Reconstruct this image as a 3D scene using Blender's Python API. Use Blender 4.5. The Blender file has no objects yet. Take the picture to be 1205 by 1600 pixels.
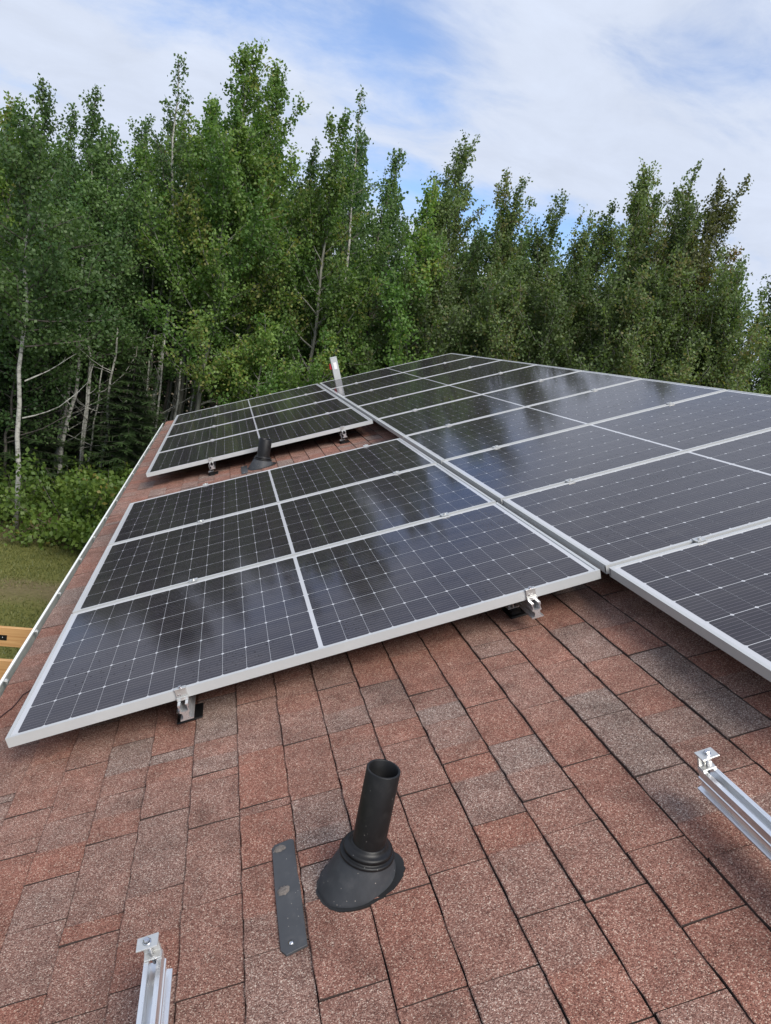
import bpy, bmesh, math, random
import numpy as np
from mathutils import Matrix, Vector
S = bpy.context.scene
COL = S.collection
R = math.radians
PI = math.pi

PITCH = math.radians(22.25)       # slope of the roof

# ------------------------------------------------------------------ camera
cam_d = bpy.data.cameras.new('camera')
cam = bpy.data.objects.new('camera', cam_d)
COL.objects.link(cam)
S.camera = cam
cam_d.sensor_fit = 'AUTO'
cam_d.sensor_width = 36.0
cam_d.lens = 24.99
cam_d.clip_start = 0.05
cam_d.clip_end = 3000
cam.matrix_world = Matrix(((0.96023435, -0.12562039, -0.24933814, 0.51243),
                           (-0.21241599, 0.25086130, -0.94443002, -2.22063),
                           (0.18118896, 0.95983755, 0.21420186, 1.40922),
                           (0, 0, 0, 1)))

# ------------------------------------------------------------------ light and sky
SUN_DIR = Vector((0.28, -0.75, 0.88)).normalized()        # towards the sun
world = bpy.data.worlds.new('World')
S.world = world
world.use_nodes = True


def build_world():
    nt = world.node_tree
    nt.nodes.clear()
    N, L = nt.nodes.new, nt.links.new
    out = N('ShaderNodeOutputWorld')
    bg = N('ShaderNodeBackground')
    sky = N('ShaderNodeTexSky')
    sky.sky_type = 'NISHITA'
    sky.sun_disc = False
    sky.sun_elevation = math.asin(SUN_DIR.z)
    sky.sun_rotation = math.atan2(SUN_DIR.x, SUN_DIR.y)
    sky.altitude = 0
    sky.ozone_density = 1.5
    tc = N('ShaderNodeTexCoord')
    sep = N('ShaderNodeSeparateXYZ')
    L(tc.outputs['Generated'], sep.inputs[0])
    zc = N('ShaderNodeMath'); zc.operation = 'MAXIMUM'; zc.inputs[1].default_value = 0.0
    L(sep.outputs['Z'], zc.inputs[0])
    za = N('ShaderNodeMath'); za.operation = 'ADD'; za.inputs[1].default_value = 0.22
    L(zc.outputs[0], za.inputs[0])
    dx = N('ShaderNodeMath'); dx.operation = 'DIVIDE'
    dy = N('ShaderNodeMath'); dy.operation = 'DIVIDE'
    L(sep.outputs['X'], dx.inputs[0]); L(za.outputs[0], dx.inputs[1])
    L(sep.outputs['Y'], dy.inputs[0]); L(za.outputs[0], dy.inputs[1])
    comb = N('ShaderNodeCombineXYZ')
    L(dx.outputs[0], comb.inputs['X']); L(dy.outputs[0], comb.inputs['Y'])

    def cloud(loc, scale, rot, det, rough, dist):
        mp = N('ShaderNodeMapping')
        mp.inputs['Location'].default_value = loc
        mp.inputs['Rotation'].default_value = (0, 0, rot)
        mp.inputs['Scale'].default_value = scale
        L(comb.outputs[0], mp.inputs[0])
        n = N('ShaderNodeTexNoise')
        n.inputs['Scale'].default_value = 1.0
        n.inputs['Detail'].default_value = det
        n.inputs['Roughness'].default_value = rough
        n.inputs['Distortion'].default_value = dist
        L(mp.outputs[0], n.inputs['Vector'])
        return n.outputs['Fac']
    big = cloud(CLOUD_BIG, (0.75, 1.15, 1), 0.5, 4, 0.5, 0.15)
    fine = cloud((3.1, 7.7, 0), (3.4, 4.6, 1), 0.35, 9, 0.62, 0.35)
    mx = N('ShaderNodeMath'); mx.operation = 'MULTIPLY_ADD'
    mx.inputs[1].default_value = 0.36
    L(fine, mx.inputs[0]); L(big, mx.inputs[2])
    ramp = N('ShaderNodeMapRange')
    ramp.interpolation_type = 'SMOOTHSTEP'
    ramp.inputs['From Min'].default_value = 0.485
    ramp.inputs['From Max'].default_value = 0.71
    ramp.inputs['To Min'].default_value = 0.2
    ramp.inputs['To Max'].default_value = 1.0
    L(mx.outputs[0], ramp.inputs['Value'])
    # cloud tone: white with slightly greyer folds
    fr = N('ShaderNodeMapRange')
    fr.inputs['From Min'].default_value = 0.3
    fr.inputs['From Max'].default_value = 0.75
    fr.inputs['To Min'].default_value = 0.90
    fr.inputs['To Max'].default_value = 1.04
    L(fine, fr.inputs['Value'])
    cc = N('ShaderNodeVectorMath'); cc.operation = 'SCALE'
    cc.inputs[0].default_value = CLOUD_COL
    L(fr.outputs[0], cc.inputs['Scale'])
    mix = N('ShaderNodeMix'); mix.data_type = 'RGBA'
    # the cloud sheet closes towards the horizon
    hz = N('ShaderNodeMapRange'); hz.interpolation_type = 'SMOOTHSTEP'
    hz.inputs['From Min'].default_value = 0.02; hz.inputs['From Max'].default_value = 0.26
    hz.inputs['To Min'].default_value = 0.95; hz.inputs['To Max'].default_value = 0.0
    L(sep.outputs['Z'], hz.inputs['Value'])
    hm = N('ShaderNodeMath'); hm.operation = 'MAXIMUM'
    L(ramp.outputs[0], hm.inputs[0]); L(hz.outputs[0], hm.inputs[1])
    L(hm.outputs[0], mix.inputs['Factor'])
    skm = N('ShaderNodeVectorMath'); skm.operation = 'MULTIPLY'
    skm.inputs[1].default_value = SKY_MUL
    L(sky.outputs[0], skm.inputs[0])
    L(skm.outputs[0], mix.inputs['A']); L(cc.outputs[0], mix.inputs['B'])
    L(mix.outputs['Result'], bg.inputs['Color'])
    bg.inputs['Strength'].default_value = 0.1
    L(bg.outputs[0], out.inputs[0])


CLOUD_BIG = (13.05, 13.15, 0)
CLOUD_COL = (4.75, 5.25, 6.3)
SKY_MUL = (0.86, 1.10, 1.42)
build_world()

sun_d = bpy.data.lights.new('sun', 'SUN')
sun_d.energy = 3.0
sun_d.angle = R(34)
sun_d.color = (1.0, 0.95, 0.88)
sun = bpy.data.objects.new('sun', sun_d)
COL.objects.link(sun)
sun.rotation_euler = (-SUN_DIR).to_track_quat('-Z', 'Y').to_euler()

S.view_settings.view_transform = 'Standard'
S.view_settings.look = 'None'
S.view_settings.gamma = 1.0
S.view_settings.use_curve_mapping = False
S.view_settings.exposure = 0.6
S.cycles.max_bounces = 6
S.cycles.diffuse_bounces = 3
S.cycles.glossy_bounces = 3
S.cycles.transparent_max_bounces = 4

# ------------------------------------------------------------------ frames of reference
PITCH = R(22.25)
CT, ST = math.cos(PITCH), math.sin(PITCH)
ROOF_ROT = (0, -PITCH, 0)
H = -0.155                      # roof surface below the plane of the panel tops
ZG = -2.841                     # ground level


def W(v, u, w=0.0):             # roof coordinates (up-slope, along the eave, off the roof) to world
    return Vector((v * CT - w * ST, u, v * ST + w * CT))


# ------------------------------------------------------------------ helpers
def link(o, parent=None):
    COL.objects.link(o)
    if parent is not None:
        o.parent = parent
    return o


def empty(name, loc=(0, 0, 0), rot=(0, 0, 0)):
    o = bpy.data.objects.new(name, None)
    o.empty_display_size = 0.2
    o.location = loc
    o.rotation_euler = rot
    return link(o)


def tag(o, label=None, cat=None, group=None, kind=None):
    if label: o['label'] = label
    if cat: o['category'] = cat
    if group: o['group'] = group
    if kind: o['kind'] = kind
    return o


def mesh_np(name, verts, faces, mat, parent=None, smooth=False, attr=None):
    """verts (n,3); faces list of lists or an (m,k) array"""
    me = bpy.data.meshes.new(name)
    verts = np.asarray(verts, dtype=np.float32)
    if isinstance(faces, np.ndarray):
        m, k = faces.shape
        me.vertices.add(len(verts)); me.vertices.foreach_set('co', verts.ravel())
        me.loops.add(m * k); me.loops.foreach_set('vertex_index', faces.astype(np.int32).ravel())
        me.polygons.add(m)
        me.polygons.foreach_set('loop_start', np.arange(0, m * k, k, dtype=np.int32))
        me.update(calc_edges=True)
    else:
        me.from_pydata([tuple(map(float, v)) for v in verts], [], faces)
    if attr:
        for an, (dom, vals) in attr.items():
            a = me.attributes.new(an, 'FLOAT', dom)
            a.data.foreach_set('value', np.asarray(vals, dtype=np.float32))
    if smooth:
        me.polygons.foreach_set('use_smooth', np.ones(len(me.polygons), dtype=bool))
    if mat is not None:
        me.materials.append(mat)
    o = bpy.data.objects.new(name, me)
    return link(o, parent)


class MB:
    """collects shapes into one mesh"""
    def __init__(self):
        self.v, self.f, self.sm = [], [], []

    def add(self, vs, fs, sm=False):
        b = len(self.v)
        self.v += [tuple(p) for p in vs]
        self.f += [tuple(b + i for i in f) for f in fs]
        self.sm += [sm] * len(fs)

    def box(self, x0, x1, y0, y1, z0, z1):
        self.add([(x0, y0, z0), (x1, y0, z0), (x1, y1, z0), (x0, y1, z0), (x0, y0, z1), (x1, y0, z1), (x1, y1, z1), (x0, y1, z1)],
                 [(3, 2, 1, 0), (4, 5, 6, 7), (0, 1, 5, 4), (1, 2, 6, 5), (2, 3, 7, 6), (3, 0, 4, 7)])

    def prism(self, poly, y0, y1, axes='xz'):
        """extrude polygon (a, b) along the third axis"""
        n = len(poly)
        def P(a, b, c):
            return {'xz': (a, c, b), 'xy': (a, b, c), 'yz': (c, a, b)}[axes]
        vs = [P(a, b, y0) for a, b in poly] + [P(a, b, y1) for a, b in poly]
        self.add(vs, [tuple(range(n)), tuple(range(2 * n - 1, n - 1, -1))] + [(i, n + i, n + (i + 1) % n, (i + 1) % n) for i in range(n)])

    def lathe(self, prof, n=32, c=(0, 0, 0), mat=None, sm=True):
        """profile of (r, z) about the z axis"""
        vs = []
        for r, z in prof:
            for k in range(n):
                a = 2 * PI * k / n
                p = Vector((r * math.cos(a), r * math.sin(a), z))
                if mat is not None: p = mat @ p
                vs.append((p.x + c[0], p.y + c[1], p.z + c[2]))
        fs = []
        for i in range(len(prof) - 1):
            for k in range(n):
                fs.append((i * n + k, i * n + (k + 1) % n, (i + 1) * n + (k + 1) % n, (i + 1) * n + k))
        self.add(vs, fs, sm)

    def tube(self, pts, rad, n=6, sm=True, cap=True):
        pts = [Vector(p) for p in pts]
        if not hasattr(rad, '__len__'): rad = [rad] * len(pts)
        vs, up = [], Vector((0.31, 0.17, 0.93))
        for i, p in enumerate(pts):
            d = (pts[min(i + 1, len(pts) - 1)] - pts[max(i - 1, 0)]).normalized()
            s = d.cross(up)
            if s.length < 0.05: s = d.cross(Vector((1, 0, 0)))
            s.normalize(); t = s.cross(d)
            for k in range(n):
                a = 2 * PI * k / n
                vs.append(p + (s * math.cos(a) + t * math.sin(a)) * rad[i])
        fs = [(i * n + k, i * n + (k + 1) % n, (i + 1) * n + (k + 1) % n, (i + 1) * n + k) for i in range(len(pts) - 1) for k in range(n)]
        if cap: fs += [tuple(range(n - 1, -1, -1)), tuple(range((len(pts) - 1) * n, len(pts) * n))]
        self.add(vs, fs, sm)

    def build(self, name, mat, parent=None, bevel=0.0, segs=1):
        me = bpy.data.meshes.new(name)
        me.from_pydata([tuple(map(float, v)) for v in self.v], [], self.f)
        bm = bmesh.new(); bm.from_mesh(me)
        for f, s in zip(bm.faces, self.sm): f.smooth = s
        bmesh.ops.recalc_face_normals(bm, faces=bm.faces)
        if bevel > 0:
            ed = [e for e in bm.edges if len(e.link_faces) == 2 and e.calc_face_angle(0) > 0.7 and not any(f.smooth for f in e.link_faces)]
            bmesh.ops.bevel(bm, geom=ed, offset=bevel, segments=segs, affect='EDGES', clamp_overlap=True)
        bm.to_mesh(me); bm.free()
        me.materials.append(mat)
        return link(bpy.data.objects.new(name, me), parent)


def obj_from(name, me, parent=None, loc=None):
    o = bpy.data.objects.new(name, me)
    if loc is not None: o.location = loc
    return link(o, parent)


def copy_tree(o, parent=None):
    c = o.copy()
    COL.objects.link(c)
    c.parent = parent
    for ch in list(o.children):
        copy_tree(ch, c)
    return c


# ------------------------------------------------------------------ materials
def new_mat(name):
    m = bpy.data.materials.new(name)
    m.use_nodes = True
    nt = m.node_tree
    b = nt.nodes['Principled BSDF']
    return m, nt, b, nt.nodes.new, nt.links.new


def mat_simple(name, col, rough=0.5, metal=0.0, var=0.12, scale=8.0, bump=0.0, bscale=60.0, spec=0.5, stretch=None):
    m, nt, b, N, L = new_mat(name)
    b.inputs['Roughness'].default_value = rough
    b.inputs['Metallic'].default_value = metal
    b.inputs['Specular IOR Level'].default_value = spec
    tc = N('ShaderNodeTexCoord')
    src = tc.outputs['Object']
    if stretch:
        mp = N('ShaderNodeMapping'); mp.inputs['Scale'].default_value = stretch
        L(src, mp.inputs[0]); src = mp.outputs[0]
    n = N('ShaderNodeTexNoise'); n.inputs['Scale'].default_value = scale; n.inputs['Detail'].default_value = 6
    n.inputs['Roughness'].default_value = 0.65
    L(src, n.inputs['Vector'])
    mr = N('ShaderNodeMapRange'); mr.inputs['From Min'].default_value = 0.25; mr.inputs['From Max'].default_value = 0.75
    mr.inputs['To Min'].default_value = 1 - var; mr.inputs['To Max'].default_value = 1 + var
    L(n.outputs['Fac'], mr.inputs['Value'])
    v = N('ShaderNodeVectorMath'); v.operation = 'SCALE'; v.inputs[0].default_value = col
    L(mr.outputs[0], v.inputs['Scale']); L(v.outputs[0], b.inputs['Base Color'])
    rr = N('ShaderNodeMapRange'); rr.inputs['To Min'].default_value = max(0, rough - 0.12); rr.inputs['To Max'].default_value = min(1, rough + 0.12)
    L(n.outputs['Fac'], rr.inputs['Value']); L(rr.outputs[0], b.inputs['Roughness'])
    if bump:
        n2 = N('ShaderNodeTexNoise'); n2.inputs['Scale'].default_value = bscale; n2.inputs['Detail'].default_value = 4
        L(src, n2.inputs['Vector'])
        bp = N('ShaderNodeBump'); bp.inputs['Strength'].default_value = bump; bp.inputs['Distance'].default_value = 0.002
        L(n2.outputs['Fac'], bp.inputs['Height']); L(bp.outputs[0], b.inputs['Normal'])
    return m


def mat_shingle():
    m, nt, b, N, L = new_mat('shingle_granules')
    b.inputs['Roughness'].default_value = 0.92
    b.inputs['Specular IOR Level'].default_value = 0.25
    tc = N('ShaderNodeTexCoord')
    at = N('ShaderNodeAttribute'); at.attribute_name = 'tone'
    # blotches inside a piece
    nb = N('ShaderNodeTexNoise'); nb.inputs['Scale'].default_value = 9; nb.inputs['Detail'].default_value = 5; nb.inputs['Roughness'].default_value = 0.7
    L(tc.outputs['Object'], nb.inputs['Vector'])
    add = N('ShaderNodeMath'); add.operation = 'MULTIPLY_ADD'; add.inputs[1].default_value = 0.45
    L(nb.outputs['Fac'], add.inputs[0]); L(at.outputs['Fac'], add.inputs[2])
    sub = N('ShaderNodeMath'); sub.operation = 'SUBTRACT'; sub.inputs[1].default_value = 0.225
    L(add.outputs[0], sub.inputs[0])
    # two scales of stone granules
    vo = N('ShaderNodeTexVoronoi'); vo.inputs['Scale'].default_value = 470; vo.inputs['Randomness'].default_value = 1
    L(tc.outputs['Object'], vo.inputs['Vector'])
    sr = N('ShaderNodeSeparateColor'); L(vo.outputs['Color'], sr.inputs[0])
    # two granule mixes, brick red and grey brown; the tone of the piece decides the blend
    def mixramp(cols):
        r = N('ShaderNodeValToRGB'); e = r.color_ramp.elements
        e[0].position = 0.0; e[0].color = cols[0][1] + (1,)
        e[1].position = 1.0; e[1].color = cols[-1][1] + (1,)
        for p_, c_ in cols[1:-1]:
            k_ = e.new(p_); k_.color = c_ + (1,)
        L(sr.outputs[0], r.inputs[0]); return r.outputs[0]
    red = mixramp(((0.0, (0.079, 0.033, 0.024)), (0.18, (0.153, 0.062, 0.044)), (0.55, (0.244, 0.105, 0.074)), (0.80, (0.305, 0.145, 0.105)), (0.93, (0.385, 0.236, 0.176)), (1.0, (0.532, 0.396, 0.302))))
    gry = mixramp(((0.0, (0.059, 0.038, 0.032)), (0.20, (0.123, 0.079, 0.066)), (0.50, (0.192, 0.131, 0.108)), (0.75, (0.262, 0.194, 0.163)), (0.90, (0.373, 0.304, 0.258)), (1.0, (0.534, 0.461, 0.401))))
    ramp = N('ShaderNodeMix'); ramp.data_type = 'RGBA'; ramp.clamp_factor = True
    L(sub.outputs[0], ramp.inputs['Factor']); L(red, ramp.inputs['A']); L(gry, ramp.inputs['B'])
    # soft weather stains
    ns = N('ShaderNodeTexNoise'); ns.inputs['Scale'].default_value = 1.7; ns.inputs['Detail'].default_value = 4
    L(tc.outputs['Object'], ns.inputs['Vector'])
    ms = N('ShaderNodeMapRange'); ms.inputs['From Min'].default_value = 0.3; ms.inputs['From Max'].default_value = 0.7
    ms.inputs['To Min'].default_value = 0.82; ms.inputs['To Max'].default_value = 1.12
    L(ns.outputs['Fac'], ms.inputs['Value'])
    ns2 = N('ShaderNodeTexNoise'); ns2.inputs['Scale'].default_value = 14; ns2.inputs['Detail'].default_value = 5
    L(tc.outputs['Object'], ns2.inputs['Vector'])
    ms2 = N('ShaderNodeMapRange'); ms2.inputs['From Min'].default_value = 0.3; ms2.inputs['From Max'].default_value = 0.7
    ms2.inputs['To Min'].default_value = 0.84; ms2.inputs['To Max'].default_value = 1.14
    L(ns2.outputs['Fac'], ms2.inputs['Value'])
    nd = N('ShaderNodeTexNoise'); nd.inputs['Scale'].default_value = 5.2; nd.inputs['Detail'].default_value = 3; nd.inputs['Roughness'].default_value = 0.6
    L(tc.outputs['Object'], nd.inputs['Vector'])
    md = N('ShaderNodeMapRange'); md.interpolation_type = 'SMOOTHSTEP'; md.inputs['From Min'].default_value = 0.56; md.inputs['From Max'].default_value = 0.72
    md.inputs['To Min'].default_value = 1.06; md.inputs['To Max'].default_value = 0.80
    L(nd.outputs['Fac'], md.inputs['Value'])
    mq = N('ShaderNodeMath'); mq.operation = 'MULTIPLY'
    L(ms.outputs[0], mq.inputs[0]); L(md.outputs[0], mq.inputs[1])
    mm = N('ShaderNodeMath'); mm.operation = 'MULTIPLY'
    L(mq.outputs[0], mm.inputs[0]); L(ms2.outputs[0], mm.inputs[1])
    sc = N('ShaderNodeVectorMath'); sc.operation = 'SCALE'
    L(ramp.outputs['Result'], sc.inputs[0]); L(mm.outputs[0], sc.inputs['Scale'])
    L(sc.outputs[0], b.inputs['Base Color'])
    bp = N('ShaderNodeBump'); bp.inputs['Strength'].default_value = 0.75; bp.inputs['Distance'].default_value = 0.0016
    inv = N('ShaderNodeMath'); inv.operation = 'MULTIPLY_ADD'; inv.inputs[1].default_value = -1.0
    L(vo.outputs['Distance'], inv.inputs[0]); L(sr.outputs[1], inv.inputs[2])
    L(inv.outputs[0], bp.inputs['Height']); L(bp.outputs[0], b.inputs['Normal'])
    return m


def mat_cell():
    m, nt, b, N, L = new_mat('solar_cell')
    tc = N('ShaderNodeTexCoord')
    sep = N('ShaderNodeSeparateXYZ'); L(tc.outputs['Object'], sep.inputs[0])
    # printed wires run along x; nine to a cell
    y = N('ShaderNodeMath'); y.operation = 'MULTIPLY_ADD'; y.inputs[1].default_value = 1 / 0.01844; y.inputs[2].default_value = 40.0
    L(sep.outputs['Y'], y.inputs[0])
    fr = N('ShaderNodeMath'); fr.operation = 'FRACT'; L(y.outputs[0], fr.inputs[0])
    ab = N('ShaderNodeMath'); ab.operation = 'SUBTRACT'; ab.inputs[1].default_value = 0.5; L(fr.outputs[0], ab.inputs[0])
    a2 = N('ShaderNodeMath'); a2.operation = 'ABSOLUTE'; L(ab.outputs[0], a2.inputs[0])
    lt = N('ShaderNodeMath'); lt.operation = 'LESS_THAN'; lt.inputs[1].default_value = 0.04; L(a2.outputs[0], lt.inputs[0])
    n = N('ShaderNodeTexNoise'); n.inputs['Scale'].default_value = 5; n.inputs['Detail'].default_value = 2
    L(tc.outputs['Object'], n.inputs['Vector'])
    oi = N('ShaderNodeObjectInfo')
    cr = N('ShaderNodeMix'); cr.data_type = 'RGBA'
    cr.inputs['A'].default_value = (0.014, 0.0115, 0.0165, 1)
    cr.inputs['B'].default_value = (0.019, 0.0155, 0.0225, 1)
    L(n.outputs['Fac'], cr.inputs['Factor'])
    mx = N('ShaderNodeMix'); mx.data_type = 'RGBA'
    L(lt.outputs[0], mx.inputs['Factor']); L(cr.outputs['Result'], mx.inputs['A'])
    mx.inputs['B'].default_value = (0.115, 0.10, 0.115, 1)
    # thin uneven dust on the glass, with dried runs down the slope
    ge = N('ShaderNodeNewGeometry')
    mp = N('ShaderNodeMapping'); mp.inputs['Rotation'].default_value = (0, PITCH, 0); mp.inputs['Scale'].default_value = (1.2, 7.0, 1.2)
    L(ge.outputs['Position'], mp.inputs[0])
    dn = N('ShaderNodeTexNoise'); dn.inputs['Scale'].default_value = 2.4; dn.inputs['Detail'].default_value = 7; dn.inputs['Roughness'].default_value = 0.68
    L(mp.outputs[0], dn.inputs['Vector'])
    dr = N('ShaderNodeMapRange'); dr.inputs['From Min'].default_value = 0.38; dr.inputs['From Max'].default_value = 0.78
    dr.inputs['To Min'].default_value = 0.0; dr.inputs['To Max'].default_value = 0.07
    L(dn.outputs['Fac'], dr.inputs['Value'])
    dm = N('ShaderNodeMix'); dm.data_type = 'RGBA'; dm.inputs['B'].default_value = (0.34, 0.31, 0.27, 1)
    L(dr.outputs[0], dm.inputs['Factor']); L(mx.outputs['Result'], dm.inputs['A'])
    L(dm.outputs['Result'], b.inputs['Base Color'])
    glassify(nt, b, N, L, tc)
    return m


def glassify(nt, b, N, L, tc):
    """the clear glass face laminated on the cells: smooth coat with faint texture, streaks and scattered rain drops"""
    b.inputs['Roughness'].default_value = 0.55
    b.inputs['Specular IOR Level'].default_value = 0.0
    b.inputs['Coat Weight'].default_value = 0.86
    b.inputs['Coat IOR'].default_value = 1.45
    ge = N('ShaderNodeNewGeometry')
    sp = N('ShaderNodeMapping'); sp.inputs['Scale'].default_value = (0.7, 0.7, 0.7)
    L(ge.outputs['Position'], sp.inputs[0])
    sm = N('ShaderNodeTexNoise'); sm.inputs['Scale'].default_value = 2.2; sm.inputs['Detail'].default_value = 5; sm.inputs['Roughness'].default_value = 0.6
    L(sp.outputs[0], sm.inputs['Vector'])
    rr = N('ShaderNodeMapRange'); rr.inputs['From Min'].default_value = 0.3; rr.inputs['From Max'].default_value = 0.7
    rr.inputs['To Min'].default_value = 0.05; rr.inputs['To Max'].default_value = 0.125
    L(sm.outputs['Fac'], rr.inputs['Value']); L(rr.outputs[0], b.inputs['Coat Roughness'])
    # drops
    vo = N('ShaderNodeTexVoronoi'); vo.inputs['Scale'].default_value = 95
    L(ge.outputs['Position'], vo.inputs['Vector'])
    sc = N('ShaderNodeSeparateColor'); L(vo.outputs['Color'], sc.inputs[0])
    ms = N('ShaderNodeTexNoise'); ms.inputs['Scale'].default_value = 3.0; ms.inputs['Detail'].default_value = 2
    L(ge.outputs['Position'], ms.inputs['Vector'])
    th = N('ShaderNodeMapRange'); th.inputs['From Min'].default_value = 0.52; th.inputs['From Max'].default_value = 0.70
    th.inputs['To Min'].default_value = 0.0; th.inputs['To Max'].default_value = 0.26
    L(ms.outputs['Fac'], th.inputs['Value'])
    has = N('ShaderNodeMath'); has.operation = 'LESS_THAN'; L(sc.outputs[0], has.inputs[0]); L(th.outputs[0], has.inputs[1])
    dm = N('ShaderNodeMapRange'); dm.inputs['From Min'].default_value = 0.0; dm.inputs['From Max'].default_value = 0.36
    dm.inputs['To Min'].default_value = 1.0; dm.inputs['To Max'].default_value = 0.0
    L(vo.outputs['Distance'], dm.inputs['Value'])
    hh = N('ShaderNodeMath'); hh.operation = 'MULTIPLY'; L(dm.outputs[0], hh.inputs[0]); L(has.outputs[0], hh.inputs[1])
    bp = N('ShaderNodeBump'); bp.inputs['Strength'].default_value = 0.5; bp.inputs['Distance'].default_value = 0.002
    L(hh.outputs[0], bp.inputs['Height']); L(bp.outputs[0], b.inputs['Coat Normal'])


def mat_backsheet():
    m, nt, b, N, L = new_mat('white_backsheet')
    b.inputs['Base Color'].default_value = (0.46, 0.465, 0.48, 1)
    glassify(nt, b, N, L, N('ShaderNodeTexCoord'))
    return m


def mat_leaf(name, c1, c2, c3=None, trans=0.3, c3_share=0.05):
    m, nt, b, N, L = new_mat(name)
    at = N('ShaderNodeAttribute'); at.attribute_name = 'leaf'
    ramp = N('ShaderNodeValToRGB'); e = ramp.color_ramp.elements
    e[0].position = 0.05; e[0].color = c1 + (1,)
    e[1].position = 0.9; e[1].color = c2 + (1,)
    if c3:
        k = e.new(1.0 - c3_share * 0.5); k.color = c2 + (1,)
        k = e.new(1.0); k.color = c3 + (1,)
    L(at.outputs['Fac'], ramp.inputs[0])
    oi = N('ShaderNodeObjectInfo')
    mr = N('ShaderNodeMapRange'); mr.inputs['To Min'].default_value = 0.78; mr.inputs['To Max'].default_value = 1.18
    L(oi.outputs['Random'], mr.inputs['Value'])
    sc = N('ShaderNodeVectorMath'); sc.operation = 'SCALE'
    L(ramp.outputs[0], sc.inputs[0]); L(mr.outputs[0], sc.inputs['Scale'])
    b.inputs['Roughness'].default_value = 0.5
    b.inputs['Specular IOR Level'].default_value = 0.35
    L(sc.outputs[0], b.inputs['Base Color'])
    tr = N('ShaderNodeBsdfTranslucent')
    tm = N('ShaderNodeVectorMath'); tm.operation = 'MULTIPLY'; tm.inputs[1].default_value = (1.15, 1.25, 0.6)
    L(sc.outputs[0], tm.inputs[0]); L(tm.outputs[0], tr.inputs[0])
    ms = N('ShaderNodeMixShader'); ms.inputs[0].default_value = trans
    L(b.outputs[0], ms.inputs[1]); L(tr.outputs[0], ms.inputs[2])
    L(ms.outputs[0], nt.nodes['Material Output'].inputs['Surface'])
    return m


def mat_bark(name, col, dark, band=0.0):
    m, nt, b, N, L = new_mat(name)
    b.inputs['Roughness'].default_value = 0.85
    tc = N('ShaderNodeTexCoord')
    mp = N('ShaderNodeMapping'); mp.inputs['Scale'].default_value = (6, 6, 14 if band else 1.5)
    L(tc.outputs['Object'], mp.inputs[0])
    n = N('ShaderNodeTexNoise'); n.inputs['Scale'].default_value = 1.6; n.inputs['Detail'].default_value = 6; n.inputs['Roughness'].default_value = 0.7
    L(mp.outputs[0], n.inputs['Vector'])
    ramp = N('ShaderNodeValToRGB'); e = ramp.color_ramp.elements
    e[0].position = 0.36; e[0].color = dark + (1,)
    e[1].position = 0.52 if band else 0.68; e[1].color = col + (1,)
    L(n.outputs['Fac'], ramp.inputs[0]); L(ramp.outputs[0], b.inputs['Base Color'])
    return m


def mat_wood():
    m, nt, b, N, L = new_mat('new_lumber')
    b.inputs['Roughness'].default_value = 0.6
    tc = N('ShaderNodeTexCoord')
    mp = N('ShaderNodeMapping'); mp.inputs['Scale'].default_value = (1.0, 14, 22)
    L(tc.outputs['Object'], mp.inputs[0])
    n = N('ShaderNodeTexNoise'); n.inputs['Scale'].default_value = 2.2; n.inputs['Detail'].default_value = 7; n.inputs['Distortion'].default_value = 0.6
    L(mp.outputs[0], n.inputs['Vector'])
    ramp = N('ShaderNodeValToRGB'); e = ramp.color_ramp.elements
    e[0].position = 0.3; e[0].color = (0.40, 0.20, 0.075, 1)
    e[1].position = 0.7; e[1].color = (0.58, 0.35, 0.15, 1)
    L(n.outputs['Fac'], ramp.inputs[0])
    vo = N('ShaderNodeTexVoronoi'); vo.inputs['Scale'].default_value = 3.1
    L(tc.outputs['Object'], vo.inputs['Vector'])
    kn = N('ShaderNodeMath'); kn.operation = 'LESS_THAN'; kn.inputs[1].default_value = 0.05; L(vo.outputs['Distance'], kn.inputs[0])
    mx = N('ShaderNodeMix'); mx.data_type = 'RGBA'; mx.inputs['B'].default_value = (0.13, 0.055, 0.022, 1)
    L(kn.outputs[0], mx.inputs['Factor']); L(ramp.outputs[0], mx.inputs['A'])
    L(mx.outputs['Result'], b.inputs['Base Color'])
    return m


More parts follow.
